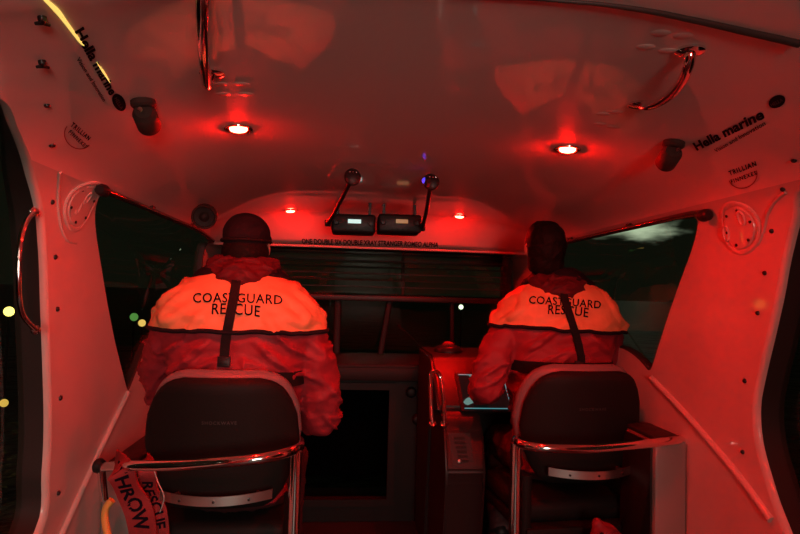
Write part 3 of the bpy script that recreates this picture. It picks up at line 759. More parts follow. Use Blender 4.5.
# chrome rails round the back of the seats
def rail(path, posts, label, dbl=None):
    e = empty('seat_back_rail', path[0], label, 'grab rail', 'chrome rails round the seat backs')
    bm = bmesh.new(); tube(bm, crom(path, 8), .0145, 16); fin('rail_tube', bm, CHROME, e)
    if dbl:
        bm = bmesh.new(); tube(bm, crom(dbl, 8), .010, 12); fin('lower_rail', bm, CHROME, e)
    for top, bot, r in posts:
        bm = bmesh.new(); tube(bm, [V(top), V(bot)], r, 16); fin('post', bm, CHROME, e)
        bm = bmesh.new(); lathe(bm, [(.045, 0), (.045, .006), (.022, .012)], Matrix.Translation(V(bot)), 20); fin('foot_flange', bm, STEEL, e)
    return e
pL = at(297, 452, 1.74); 
rl = rail([at(101, 467, 2.0), at(125, 466, 1.80), at(165, 465.5, 1.70), at(215, 463, 1.66), at(260, 458.5, 1.66), at(285, 453, 1.70), at(299, 447, 1.80), at(300, 441, 1.98)],
     [(at(296, 451, 1.76), (at(296, 451, 1.76).x, 1.76, 0.0), .017)], 'chrome rail curving behind the port seat from the wall to a post')
bm = bmesh.new(); tube(bm, [at(101, 467, 2.0), at(104, 500, 2.0)], .013, 12); fin('end_drop', bm, CHROME, rl)
bm = bmesh.new(); lathe(bm, [(.022, -.012), (.024, 0), (.018, .01)], frame(at(100, 466, 2.0), (1, -.3, 0)), 18); fin('wall_socket', bm, DARK, rl)
rr = rail([at(519, 437, 2.25), at(516, 440, 2.0), at(524, 445, 1.90), at(545, 448, 1.86), at(590, 448.5, 1.85), at(640, 444.5, 1.86), at(672, 441, 1.89), at(685, 440, 1.95)],
     [(at(516, 443, 1.96), (at(516, 443, 1.96).x, 1.96, 0.0), .018), (at(641, 447, 2.02), (at(641, 447, 2.02).x, 2.02, 0.0), .018)], 'chrome rail curving behind the starboard seat between two posts')
bm = bmesh.new(); lathe(bm, [(.022, -.014), (.024, 0), (.018, .01)], frame(at(683, 440, 1.95), (-1, -.3, 0)), 18); fin('wall_socket', bm, DARK, rr)
bm = bmesh.new(); tube(bm, crom([at(683, 441, 1.95), at(660, 436, 2.1), at(625, 437, 2.2)], 6), .008, 10); fin('side_rail', bm, DARK, rr)

# ------------------------------------------------------------------ people
def blob(parts, voxel, smooth=2, disp=None):
    """one continuous surface from overlapping pieces: each piece is a closed bmesh builder"""
    bm = bmesh.new()
    for p in parts: p(bm)
    me = bpy.data.meshes.new('tmp'); bm.to_mesh(me); bm.free()
    o = bpy.data.objects.new('tmp', me); C.objects.link(o)
    r = o.modifiers.new('r', 'REMESH'); r.mode = 'VOXEL'; r.voxel_size = voxel; r.use_smooth_shade = True
    s_ = o.modifiers.new('s', 'SMOOTH'); s_.factor = .5; s_.iterations = smooth
    m = evalmesh(o); bpy.data.objects.remove(o); bpy.data.meshes.remove(me)
    if disp:
        for v, n in zip(m.vertices, [v.normal.copy() for v in m.vertices]): v.co = v.co + n * disp(v.co)
    m.polygons.foreach_set('use_smooth', [True] * len(m.polygons)); m.update(); return m
def ell(c, r, rot=None):
    def f(bm):
        M = Matrix.Translation(V(c)) @ (rot.to_4x4() if rot else Matrix.Identity(4)) @ Matrix.Diagonal((*r, 1))
        bmesh.ops.create_uvsphere(bm, u_segments=24, v_segments=14, radius=1, matrix=M)
    return f
def limb(pts, rad, n=5, seg=14, flat=1.0):
    P = crom(pts, n); R = []
    for i in range(len(P)):
        t = i / (len(P) - 1) * (len(rad) - 1); k = min(int(t), len(rad) - 2); R.append(rad[k] + (rad[k + 1] - rad[k]) * (t - k))
    def f(bm):
        tube(bm, P, R, seg, flat=flat)
        for p, r in ((P[0], R[0]), (P[-1], R[-1])): bmesh.ops.create_uvsphere(bm, u_segments=14, v_segments=10, radius=r, matrix=Matrix.Translation(p))
    return f
def lofted(rings): return lambda bm: loft(bm, rings)
spec_x = {}
def folds(seed, amp, sc_=9.0, stretch=(1, 1, 1)):
    def f(co):
        p = V((co.x * sc_ * stretch[0] + seed * 7.3, co.y * sc_ * stretch[1], co.z * sc_ * stretch[2]))
        a = noise.noise(p); b = noise.noise(p * 2.3 + V((3, 1, 2)))
        q = V(((co.z * 1.1 + abs(co.x - spec_x.get(0, 0)) * .9) * 13 + seed, co.y * 4, (co.z - abs(co.x - spec_x.get(0, 0))) * 3.2 + seed * 2))
        c = max(0, 1 - abs(noise.noise(q)) * 4.5) ** 2
        flat = 1 - .8 * (sst(1.18, 1.24, co.z) * (1 - sst(.12, .2, abs(co.x - spec_x.get(0, 0)))) if amp > .013 else 0)
        return amp * flat * ((1 - abs(a) * 2.2) * .5 + b * .4 + c * .95 - .35)
    return f
def hand(wrist, direction, up, side, curl=.35):
    """a palm, four unequal bent fingers and a thumb leaving its side"""
    d = V(direction).normalized(); u = V(up); u = (u - u.dot(d) * d).normalized(); x = d.cross(u).normalized() * side
    P = []; w0 = V(wrist)
    P.append(limb([w0 - d * .02, w0 + d * .02, w0 + d * .075], [.026, .030, .034], flat=.55) if 0 else ell(w0 + d * .045, (.040, .050, .020), Matrix((x, d, u)).transposed()))
    P.append(limb([w0 - d * .04, w0 + d * .02], [.026, .028]))
    for off, ln in ((-.028, .062), (-.0095, .074), (.0095, .080), (.028, .070)):
        b = w0 + d * .075 + x * off; m1 = b + d * ln * .42 - u * ln * curl * .25; m2 = m1 + d * ln * .3 - u * ln * curl * .7; m3 = m2 + d * ln * .12 - u * ln * curl * .6
        P.append(limb([b, m1, m2, m3], [.0098, .0092, .0085, .0072], 4, 10))
    b = w0 + d * .025 + x * .034; P.append(limb([b, b + x * .022 + d * .022 - u * .006, b + x * .026 + d * .045 - u * .012], [.013, .011, .0085], 4, 10))
    return P

def person(spec):
    cx, cy, k, lean = spec['cx'], spec['cy'], spec.get('k', 1.0), spec.get('lean', 0.0)
    def P(x, y, z): return V((cx + x * k + spec.get('twist', 0) * (z - .6), cy + y + lean * (z - .6), z + spec.get('dz', 0) * sst(.6, 1.2, z)))
    hc = spec['head']; sh = 1.19
    spec_x[0] = cx
    # --- body (skin), one continuous surface
    nk = P(0, .02, 1.33)
    yawm = Matrix.Rotation(spec.get('hyaw', 0), 3, 'Z')
    def H(x, y, z): return hc + yawm @ V((x, y, z))
    el, hd = spec['elbow'], spec['hand']
    parts = [ell(P(0, 0, 1.08), (.19, .10, .20)), ell(P(0, 0, .75), (.16, .10, .20)), ell(P(0, .02, .64), (.17, .12, .10)),
             limb([P(0, .0, 1.22), nk, hc + V((0, .0, -.06))], [.075, .056, .055]),
             ell(H(0, -.004, .022), (.072, .090, .090)), ell(H(0, .030, -.045), (.052, .055, .062)), ell(H(0, .055, -.085), (.026, .026, .02)),
             limb([H(0, .088, .018), H(0, .104, -.018), H(0, .092, -.03)], [.009, .012, .012], 3, 10), ell(H(0, .078, .035), (.048, .016, .012)),
             ell(H(0, .080, -.055), (.022, .012, .007))]
    for sgn in (-1, 1):
        parts.append(ell(H(sgn * .073, -.002, -.008), (.010, .018, .031), yawm @ Matrix.Rotation(sgn * -.35, 3, 'Z')))
        s0 = P(sgn * .20, 0, sh); e0 = el[sgn]; h0 = hd[sgn]
        parts.append(limb([s0, s0.lerp(e0, .5) + V((sgn * .012, 0, 0)), e0], [.055, .048, .040])); parts.append(limb([e0, e0.lerp(h0, .5), h0], [.042, .036, .025]))
        parts += hand(h0, (h0 - e0).normalized() + V((0, .2, -.2)), (0, 0, 1), -sgn, .5)
        hip = P(sgn * .10, .03, .645); kn = V((cx + sgn * spec.get('kx', .15), cy + .42, .60)); an = V((cx + sgn * .14, cy + spec.get('af', .50), .12))
        parts += [limb([hip, hip.lerp(kn, .5), kn], [.085, .075, .055]), limb([kn, kn.lerp(an, .4), an], [.052, .05, .035]), limb([an, an + V((0, .08, -.06)), an + V((0, .17, -.08))], [.035, .036, .025])]
    me = blob(parts, .0065, 1); body = link('person', me, SKIN); tag(body, spec['label'], 'person')
    # --- eyes
    for sgn in (-1, 1):
        bm = bmesh.new(); bmesh.ops.create_uvsphere(bm, u_segments=12, v_segments=8, radius=.011, matrix=Matrix.Translation(H(sgn * .03, .078, .012))); fin('eye', bm, FRPW, body)
    # --- jacket: torso and sleeves in one, cut into yoke and lower part
    R = [(.60, .185, .135), (.70, .195, .145), (.82, .205, .145), (.95, .222, .145), (1.06, .24, .145), (1.14, .262, .145), (1.20, .272, .138), (1.25, .258, .126), (1.285, .226, .113), (1.315, .180, .100), (1.342, .128, .086), (1.365, .095, .074)]
    ws = spec.get('w', 1.0)
    rings = []
    for z, a, b in R:
        c = P(0, 0, z); rings.append([p for p in se_ring(c.x, c.y, c.z, a * k * ws, b, .8, 40)])
    jp = [lofted(rings)]
    for sgn in (-1, 1):
        s0 = P(sgn * .215 * ws, 0, 1.165); e0 = el[sgn]; h0 = hd[sgn]; mid = s0.lerp(e0, .5) + V((sgn * .022, -.01, 0))
        ar = spec.get('ar', 1.0)
        jp.append(limb([s0, mid, e0], [.082 * ar, .078 * ar, .071 * ar])); jp.append(limb([e0, e0.lerp(h0, .5), e0.lerp(h0, .90)], [.073 * ar, .060 * ar, .045]))
    me = blob(jp, .008, 2, folds(spec['seed'], .014, 8.5, (1.0, 1, 1.8)))
    zc = spec['zcut']
    def part(nm, keep_up, mm, puff):
        bm = bmesh.new(); bm.from_mesh(me); slope = spec.get('cutslope', 0)
        bmesh.ops.bisect_plane(bm, geom=bm.verts[:] + bm.edges[:] + bm.faces[:], dist=1e-5, plane_co=V((cx, cy, zc)), plane_no=V((slope, spec.get('cuty', 0), 1)).normalized(), clear_inner=keep_up, clear_outer=not keep_up)
        bm.normal_update()
        if puff:
            nn = {v: v.normal.copy() for v in bm.verts}
            for v in bm.verts: v.co += nn[v] * puff
        rim = [e for e in bm.edges if e.is_boundary]; loops = []
        seen = set()
        for e in rim:
            if e in seen: continue
            lp = [e.verts[0], e.verts[1]]; seen.add(e)
            while True:
                nx = [q for q in lp[-1].link_edges if q.is_boundary and q not in seen]
                if not nx: break
                seen.add(nx[0]); lp.append(nx[0].other_vert(lp[-1]))
            loops.append([v.co.copy() for v in lp])
        me2 = bpy.data.meshes.new(nm); bm.to_mesh(me2); bm.free(); me2.materials.clear(); me2.polygons.foreach_set('use_smooth', [True] * len(me2.polygons)); me2.update()
        return link(nm, me2, mm, body), loops
    lower, _ = part('jacket', False, REDF, 0)
    yoke, loops = part('jacket_yoke', True, ORANGE, .013)
    bm = bmesh.new()
    for lp in loops:
        if len(lp) > 12:
            q = lp[:-1] if (lp[0] - lp[-1]).length < 1e-4 else lp
            q = [sum((q[(i + d) % len(q)] for d in (-2, -1, 0, 1, 2)), V()) / 5 for i in range(len(q))]
            tube(bm, [p - V((0, 0, .004)) for p in q], .0075, 8, closed=True)
    fin('yoke_piping', bm, NAVY, body, angle=180)
    bpy.context.view_layer.update(); dg = bpy.context.evaluated_depsgraph_get()
    by = BVHTree.FromObject(yoke, dg); bl_ = BVHTree.FromObject(lower, dg)
    def surf(px, py, off=.003):
        d = ray(px, py); best = None
        for b in (by, bl_):
            h = b.ray_cast(CAM, d)
            if h[0] is not None and (best is None or h[3] < best[3]): best = h
        if best is None: return None, None
        n = best[1]; n = n if n.dot(d) < 0 else -n
        return best[0] + n * off, n
    # lettering on the yoke
    for txt, A, B, hf in spec['text']:
        vs, fs = textverts(txt, 1.0, .012, spacing=1.08); wd = max(v.x for v in vs); dx, dy = B[0] - A[0], B[1] - A[1]; Lx = math.hypot(dx, dy); kk = Lx / wd
        bow = spec.get('bow', 0)
        pts = []
        for v in vs:
            t = v.x / wd; px = A[0] + dx * t + dy / Lx * v.y * kk * hf; py = A[1] + dy * t - dx / Lx * v.y * kk * hf - bow * 4 * t * (1 - t)
            q, n = surf(px, py, .005); pts.append(q if q is not None else at(px, py, cy - .15))
        pmesh('lettering', pts, fs, INK, body, smooth=False)
    # straps
    def ribbon(nm, pix, wd, mm, off=.011):
        P_ = crom([V((*p, 0)) for p in pix], 6); L_, N_ = [], []
        for p in P_:
            q, n = surf(p.x, p.y, off)
            if q is not None: L_.append(q); N_.append(n)
        L_ = [sum((L_[min(max(i + d, 0), len(L_) - 1)] for d in (-2, -1, 0, 1, 2)), V()) / 5 for i in range(len(L_))]
        rings = []
        for i, (p, n) in enumerate(zip(L_, N_)):
            t = (L_[min(i + 1, len(L_) - 1)] - L_[max(i - 1, 0)]).normalized(); n = V((0, -1, .1)); x = t.cross(n).normalized(); n = x.cross(t)
            rings.append([p + x * wd / 2 + n * .003, p + x * wd / 2 - n * .003, p - x * wd / 2 - n * .003, p - x * wd / 2 + n * .003])
        bm = bmesh.new(); loft(bm, rings); return fin(nm, bm, mm, body, angle=30)
    ribbon('harness_strap', spec['strap'], .030, WEB)
    bp = spec['buckle']; q, n = surf(*bp, .010)
    if q is not None:
        bm = bmesh.new(); M = frame(q, V((0, -1, .1))); box(bm, (-.021, -.017, -.005), (.021, .017, .006), .004, M); box(bm, (-.012, -.008, .004), (.012, .008, .009), .002, M); fin('strap_buckle', bm, DARK, body)
    # waist belt
    zb_ = spec['belt']; bm = bmesh.new(); c = P(0, 0, zb_)
    bl2 = [se_ring(c.x, c.y, c.z + dz, (.222 + .012 + o) * k * ws, .145 + .016 + o, .8, 48) for dz, o in ((-.024, -.01), (-.024, 0), (.024, 0), (.024, -.01))]
    loft(bm, bl2); fin('waist_belt', bm, WEB, body, angle=40)
    # collar and rolled hood
    c = P(0, .01, 1.35); bm = bmesh.new()
    me = blob([lofted([se_ring(c.x, c.y + yy, c.z + dz + .012, a * k * 1.06, b, .9, 32) for dz, a, b, yy in ((-.05, .17, .10, 0), (-.01, .155, .105, 0), (.015, .125, .10, .005), (.04, .095, .092, .01), (.055, .07, .07, .01))])], .008, 2, folds(spec['seed'] + 3, .005, 14))
    link('collar', me, NAVY, body)
    hx, hy = spec['hood']; q = at(hx, hy, cy - .085)
    hr = spec.get('hoodr', .86)
    hood = [ell(q + V((0, .02, 0)), (.100 * hr, .05, .040)), limb([q + V((-.125 * hr, .06, .030)), q + V((-.08 * hr, .02, .0)), q + V((0, 0, -.018)), q + V((.08 * hr, .02, .0)), q + V((.125 * hr, .06, .030))], [.022, .032, .036, .032, .022]),
            limb([q + V((-.10 * hr, .05, .040)), q + V((0, .015, .025)), q + V((.10 * hr, .05, .040))], [.02, .026, .02])]
    me = blob(hood, .006, 2, folds(spec['seed'] + 9, .009, 20, (.6, 1, 2.2))); link('rolled_hood', me, HOODF, body)
    # trousers and boots
    tp = [ell(P(0, .02, .64), (.20, .155, .11))]; bt = []
    for sgn in (-1, 1):
        hip = P(sgn * .10, .03, .645); kn = V((cx + sgn * spec.get('kx', .15), cy + .42, .60)); an = V((cx + sgn * .14, cy + spec.get('af', .50), .12))
        tp += [limb([hip, hip.lerp(kn, .5), kn], [.110, .098, .078]), limb([kn, kn.lerp(an, .45), an], [.076, .07, .06])]
    me = blob(tp, .011, 2, folds(spec['seed'] + 5, .008, 9)); link('trousers', me, MAROON, body)
    for sgn in (-1, 1):
        an = V((cx + sgn * .14, cy + spec.get('af', .50), .12)); me = blob([limb([an + V((0, 0, .08)), an], [.058, .05]), limb([an + V((0, -.02, -.05)), an + V((0, .08, -.055)), an + V((0, .18, -.075))], [.052, .050, .038]), ], .01, 2); link('boot', me, DARK, body)
    return body, H, P

# crew member in the port seat
cxl = at(240, 330, 2.12).x
cl = 2.12
headL = at(246.5, 246, 2.13)
pl, H, P = person(dict(cx=cxl, cy=cl, k=1.0, lean=0.0, head=headL, hyaw=.0, seed=1, w=1.0,
    label='person in orange and red coastguard jacket and dark cap, seated with their back turned',
    elbow={1: V((cxl + .292, cl + .06, .845)), -1: V((cxl - .30, cl + .20, .90))}, hand={1: V((cxl + .19, cl + .36, .80)), -1: V((cxl - .20, cl + .36, .80))},
    zcut=at(240, 331.5, 1.98).z, cutslope=0.0, text=[('COASTGUARD', (193.5, 303), (282, 305), 1.05), ('RESCUE', (212, 314.5), (260, 317), 1.15)], bow=1.2,
    strap=[(237, 281), (234, 300), (229, 325), (226, 345), (224, 366)], buckle=(224, 362), belt=at(290, 380, 2.0).z, hood=(240, 272), ar=.98))
me = blob([ell(H(0, -.006, .035), (.083, .101, .082)), limb([H(-.06, .07, .03), H(0, .10, .032), H(.06, .07, .03)], [.02, .022, .02]), ell(H(0, .11, .028), (.06, .05, .008))], .006, 2, folds(2, .003, 16))
link('cap', me, NAVY, pl)
me = blob([ell(H(0, -.016, -.022), (.082, .086, .075))], .006, 1, folds(5, .004, 20)); link('hair', me, HAIR, pl)
bm = bmesh.new(); tube(bm, [H(.083 * math.cos(a), -.006 + .100 * math.sin(a), .016) for a in [2 * math.pi * i / 40 for i in range(40)]], .006, 10, closed=True); fin('cap_band', bm, WEB, pl, angle=180)

# crew member in the starboard seat
cxr = at(559, 330, 2.42).x
cr = 2.42
headR = at(543.5, 248, 2.44)
pr, H, P = person(dict(cx=cxr, cy=cr, k=.94, lean=.02, head=headR, hyaw=.12, seed=4, w=1.0, dz=.012,
    label='person with bare dark head in orange and red jacket, seated at the console screen',
    elbow={-1: at(486, 388, 2.40), 1: V((cxr + .205, cr + .14, .93))}, hand={-1: at(480, 392, 2.66), 1: V((cxr + .17, cr + .40, .86))},
    zcut=at(560, 329.5, 2.28).z, cutslope=0.03, text=[('COASTGUARD', (529, 304), (600, 309), 1.05), ('RESCUE', (547.5, 314), (587.5, 317.5), 1.15)], bow=.8,
    strap=[(562, 293), (567, 310), (573, 330), (579, 350), (581, 366)], buckle=(580, 363), belt=at(525, 370, 2.3).z, hood=(563, 288), hoodr=.80, ar=.95, kx=.12, af=.34))
me = blob([ell(H(0, -.018, .028), (.083, .096, .088)), ell(H(0, -.026, -.012), (.083, .084, .08)), ell(H(0, -.024, -.055), (.078, .068, .08))], .006, 1, folds(7, .006, 22, (1, 1, .6)))
link('hair', me, HAIR, pr)

# ------------------------------------------------------------------ helm console, starboard
co = empty('helm_console', (.55, 3.0, 0), 'dark helm console with screen and keypad in front of the starboard seat', 'console')
def extr(bm, profile, x0, x1):
    a = [bm.verts.new((x0, y, z)) for y, z in profile]; b = [bm.verts.new((x1, y, z)) for y, z in profile]; n = len(a)
    bm.faces.new(a); bm.faces.new(b[::-1])
    for i in range(n): bm.faces.new((a[i], b[i], b[(i + 1) % n], a[(i + 1) % n]))
    return bm
xc = at(430, 400, 2.65).x + .035
bm = bmesh.new(); extr(bm, [(3.36, 1.0), (2.93, 1.0), (2.88, .985), (2.64, .795), (2.64, .77), (2.92, .745), (2.98, 0), (3.36, 0)], xc, .93); bmesh.ops.bevel(bm, geom=bm.edges[:], offset=.012, segments=3, affect='EDGES'); fin('body', bm, CONS, co)
bm = bmesh.new(); extr(bm, [(2.70, .80), (2.60, .765), (2.545, .715), (2.48, .56), (2.50, .50), (2.56, 0), (2.97, 0), (2.97, .76)], xc + .015, xc + .185); bmesh.ops.bevel(bm, geom=bm.edges[:], offset=.010, segments=3, affect='EDGES'); fin('side_pod', bm, CONS, co)
# screen on the slanted face
nsl = V((0, -(.985 - .795), .24)).normalized()
def slant(px, py, off=.0):
    d = ray(px, py); p0 = V((0, 2.64, .795)); t = (p0 - CAM).dot(nsl) / d.dot(nsl); return CAM + d * t + nsl * off
def quadbox(bm, c, off0, off1, nrm):
    a = [p + nrm * off0 for p in c]; b = [p + nrm * off1 for p in c]; va = [bm.verts.new(p) for p in a]; vb = [bm.verts.new(p) for p in b]
    bm.faces.new(va[::-1]); bm.faces.new(vb)
    for i in range(4): bm.faces.new((va[i], va[(i + 1) % 4], vb[(i + 1) % 4], vb[i]))
cor = [slant(457, 375), slant(503, 377), slant(504, 410), slant(460, 411)]
xs0, xs1 = cor[0].x, cor[1].x; sc0 = (cor[0] + cor[1]) / 2; sc1 = (cor[2] + cor[3]) / 2
rect = [V((xs0, sc0.y, sc0.z)), V((xs1, sc0.y, sc0.z)), V((xs1, sc1.y, sc1.z)), V((xs0, sc1.y, sc1.z))]
cen = sum(rect, V()) / 4
bm = bmesh.new(); quadbox(bm, [cen + (p - cen) * 1.10 for p in rect], -.004, .008, nsl); sf = fin('screen_frame', bm, DARK, co, smooth=False)
bm = bmesh.new(); quadbox(bm, [cen + (p - cen) * .96 for p in rect], .006, .0095, nsl); fin('screen', bm, SCREEN, co, smooth=False)
EDGE = mat('screen_edge_light', (.1, .2, .2), .3, emit=(.10, .42, .46), es=.55)
for i in range(4):
    if i == 3: continue
    a = cen + (rect[i] - cen) * .97; b = cen + (rect[(i + 1) % 4] - cen) * .97; bm = bmesh.new(); tube(bm, [a + nsl * .0105, b + nsl * .0105], .0022, 6); fin('status_strip', bm, EDGE, co)
# keypad on the pod
nk_ = V((0, -(.715 - .56), .065)).normalized(); nk_ = V((0, -.922, .387))
def podp(px, py, off=0.0):
    d = ray(px, py); p0 = V((0, 2.545, .715)); t = (p0 - CAM).dot(nk_) / d.dot(nk_); return CAM + d * t + nk_ * off
for r in range(6):
    bm = bmesh.new(); y = 437 + r * 4.6
    quadbox(bm, [podp(453 + r * 1.2, y), podp(464 + r * .8, y), podp(464.5 + r * .8, y + 2.4), podp(453.5 + r * 1.2, y + 2.4)], -.004, .007, nk_); fin('keypad_button', bm, DASH, co, smooth=False)
bm = bmesh.new(); quadbox(bm, [podp(448, 433), podp(470, 433), podp(474, 467), podp(453, 467)], -.004, .003, nk_); fin('keypad_plate', bm, CONS, co, smooth=False)
for px, py in ((459, 461.5),):
    bm = bmesh.new(); lathe(bm, [(.008, 0), (.007, .01), (.003, .012)], frame(podp(px, py), nk_), 14); fin('keypad_knob', bm, STEEL, co)
# throttle cap and compass on top
cp = empty('compass', at(450, 357, 3.1), 'low round compass binnacle on top of the helm console', 'compass')
bm = bmesh.new(); q = at(448, 359, 3.08); q.z = 1.0; lathe(bm, [(.075, 0), (.075, .012), (.06, .03), (.045, .036)], Matrix.Translation(q), 28); fin('binnacle', bm, DARK, cp)
bm = bmesh.new(); lathe(bm, [(.030, .034), (.030, .042), (.02, .052), (.006, .056)], Matrix.Translation(q), 24); fin('dome', bm, mat('red_dome', (.22, .03, .03), .6, spec=.1), cp)
sw = empty('steering_wheel', (cxr, 2.80, .86), 'dark steering wheel ahead of the starboard seat', 'steering wheel')
bm = bmesh.new(); M = frame((cxr + .03, 2.79, .90), (0, -.8, .6)); tube(bm, [M @ V((.15 * math.cos(2 * math.pi * i / 40), .15 * math.sin(2 * math.pi * i / 40), .07)) for i in range(40)], .013, 10, closed=True); fin('rim', bm, DARK, sw, angle=180)
for a in (.5, 2.6, 4.7):
    bm = bmesh.new(); tube(bm, [M @ V((0, 0, .06)), M @ V((.15 * math.cos(a), .15 * math.sin(a), .07))], .008, 8); fin('spoke', bm, STEEL, sw)
bm = bmesh.new(); lathe(bm, [(.03, -.05), (.03, .05), (.022, .075)], M, 18); fin('hub', bm, DARK, sw)
# chrome grab rail at console edge
gr = empty('console_grab_rail', at(432, 400, 2.6), 'chrome loop grab rail at the inboard edge of the helm console', 'grab rail')
bm = bmesh.new(); tube(bm, crom([slant(433, 424, 0), at(431.5, 415, 2.58), at(430.5, 385, 2.62), at(431.5, 373, 2.66), at(437, 372, 2.68), at(441, 380, 2.68), at(443.5, 400, 2.64), at(444.5, 418, 2.58), slant(444, 424, 0)], 7), .0095, 12); fin('rail_tube', bm, CHROME, gr)
for p in ((433, 424), (444, 424)):
    bm = bmesh.new(); lathe(bm, [(.016, -.002), (.016, .004), (.010, .008)], frame(slant(*p), nsl), 14); fin('mounting_foot', bm, CHROME, gr)
# knobs on the forward bulkhead
for px, py in ((411, 392), (417, 419)):
    p = at(px, py, 3.42); bm = bmesh.new(); lathe(bm, [(.032, 0), (.032, .01), (.022, .03), (.012, .034)], frame(p, (0, -1, 0)), 20); fin('latch_knob', bm, DARK, wf)

# ------------------------------------------------------------------ hanging gear
def strap_thing(nm, pix, Y, wd, text, label, tsize, tpos):
    P_ = crom([at(px, py, Y + dy) for (px, py, dy) in pix], 7); e = None
    rings = []; fr = []
    for i, p in enumerate(P_):
        t = (P_[min(i + 1, len(P_) - 1)] - P_[max(i - 1, 0)]).normalized(); n = V((.25 * math.sin(i * .35), -1, 0)); x = t.cross(n).normalized(); n = x.cross(t)
        if n.y > 0: n = -n; 
        x = n.cross(t) * -1
        fr.append((p, x, n, t)); rings.append([p + x * wd / 2 + n * .004, p + x * wd / 2 - n * .004, p - x * wd / 2 - n * .004, p - x * wd / 2 + n * .004])
    bm = bmesh.new(); loft(bm, rings); e = tag(fin(nm, bm, REDWEB, None, angle=30), label, 'strap', 'red straps hung on the port rail')
    vs, fs = textverts(text, tsize, .03 * tsize, spacing=1.0)
    ds = [0]
    for a, b in zip(P_, P_[1:]): ds.append(ds[-1] + (b - a).length)
    pts = []
    for v in vs:
        d = tpos + v.x; i = 0
        while i < len(ds) - 2 and ds[i + 1] < d: i += 1
        p, x, n, t = fr[i]; t2 = (P_[i + 1] - P_[i]).normalized(); q = p + t2 * (d - ds[i]); sx = 1 if x.x > 0 else -1
        pts.append(q + x * sx * (v.y - tsize * .35) + n * .0055)
    pmesh('strap_lettering', pts, fs, INK, e, smooth=False)
    return e
strap_thing('webbing_strap', [(116, 462, .04), (120, 471, -.02), (128, 490, -.01), (139, 512, 0), (144, 545, .02), (145, 600, .03)], 1.80, .075, 'THROW III', 'broad red webbing strap with black lettering, outboard of two on the port rail', .055, .05)
strap_thing('webbing_strap', [(146, 461, .05), (147, 470, .0), (150, 490, .01), (158, 512, .02), (161, 545, .03), (160, 600, .03)], 1.84, .05, 'RESCUE', 'narrow red webbing strap with black lettering, inboard of two on the port rail', .045, .09)
bm = bmesh.new(); tube(bm, crom([at(154, 470, 1.76), at(158, 482, 1.75), at(164, 497, 1.75), at(160, 512, 1.77)], 6), .0014, 6); tag(fin('pale_cord', bm, FRPW), 'thin pale cord hanging beside the red straps on the port rail', 'cord')
bm = bmesh.new(); tube(bm, crom([at(112, 500, 1.93), at(106, 508, 1.93), at(105, 520, 1.93), at(109, 540, 1.93), at(115, 560, 1.93)], 6), .011, 12)
tag(fin('torch_tube', bm, mat('yellow_orange_plastic', (.75, .42, .10), .35)), 'curved yellow plastic tube hanging by the wall under the port rail', 'tube')
# black cord coil under the starboard rail
cc = at(672, 470, 1.93)
e = empty('coiled_cord', cc, 'coiled black cord hanging by a red loop under the starboard rail end', 'cord')
bm = bmesh.new(); tube(bm, crom([at(677, 445, 1.93), at(677, 465, 1.93), at(678, 475, 1.93)], 4), .006, 8); fin('hanging_loop', bm, REDWEB, e)
for j in range(5):
    ph = j * .5; bm = bmesh.new(); o = V((.004 * math.sin(ph * 3), -.008 * j + .016, 0))
    tube(bm, [p + o for p in crom([at(677 + j * .6, 472, 1.93), at(683 - j * .5, 484, 1.93), at(678 - j, 495, 1.93), at(664, 506 - j, 1.93), at(657 + j * .4, 512 - j * 1.5, 1.93), at(657 + j * .8, 502, 1.93), at(663 + j * .5, 488, 1.93), at(670 + j * .3, 476, 1.93)], 5, True)], .0062, 8, closed=True)
    fin('cord_turn', bm, DARK, e, angle=180)
bm = bmesh.new(); q = at(678, 474, 1.915); box(bm, q - V((.012, .010, .014)), q + V((.012, .010, .014)), .005); fin('red_clip', bm, REDWEB, e)
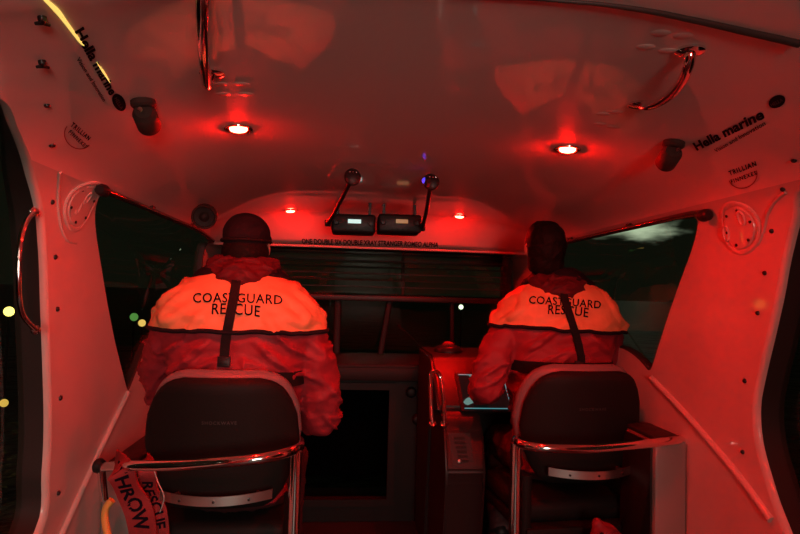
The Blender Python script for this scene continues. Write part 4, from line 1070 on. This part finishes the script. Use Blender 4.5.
# narrow red bag standing behind the starboard seat
q = at(606, 514, 1.97)
bg_ = empty('dry_bag', (q.x, 1.97, 0), 'narrow red bag standing on the floor behind the starboard seat', 'bag')
me = blob([limb([V((q.x, 1.97, .07)), V((q.x + .01, 1.97, .3)), V((q.x - .005, 1.97, q.z - .07))], [.065, .06, .045]), limb([V((q.x - .03, 1.97, q.z - .03)), V((q.x + .05, 1.97, q.z - .075))], [.02, .016])], .007, 3, folds(8, .008, 14)); link('bag_body', me, REDF, bg_)
bm = bmesh.new(); tube(bm, [V((q.x - .035, 1.93, q.z - .05)), V((q.x + .045, 1.93, q.z - .09))], .006, 10); fin('bag_strap', bm, WEB, bg_)

# ------------------------------------------------------------------ outside: sea and distant shore lights
bm = bmesh.new(); bmesh.ops.create_grid(bm, x_segments=2, y_segments=2, size=900, matrix=Matrix.Translation(V((0, 0, -.7)))); tag(fin('sea', bm, SEA, smooth=False), kind='structure')
def shore(px, py, Y, r, col, es, label):
    p = at(px, py, Y); e = empty('harbour_lamp', (p.x, p.y, -.7), label, 'harbour lamp', 'distant harbour lamps')
    m = mat('lamp_glow', (.1, .1, .1), .3, emit=col, es=es)
    bm = bmesh.new(); bmesh.ops.create_uvsphere(bm, u_segments=16, v_segments=10, radius=r, matrix=Matrix.Translation(p)); fin('lamp_globe', bm, m, e)
    bm = bmesh.new(); tube(bm, [V((p.x, p.y, -.7)), p - V((0, 0, r))], r * .25, 8); fin('lamp_post', bm, DARK, e)
shore(9, 311.5, 11, .085, (1.0, .80, .16), 3, 'yellow harbour lamp seen through the port aft window')
shore(4, 403, 8, .05, (.5, .30, .05), 1.6, 'dim amber harbour lamp low in the port aft window')
shore(461, 307, 22, .09, (.9, 1.0, .72), 2.4, 'small white harbour lamp seen through the lower windscreen')

shore(134, 317, 14, .09, (.10, .30, .06), 1.0, 'dim green harbour lamp seen through the port fore window')
shore(142, 323, 12, .07, (1.0, .62, .14), 1.1, 'amber harbour lamp seen beside the shoulder through the port fore window')
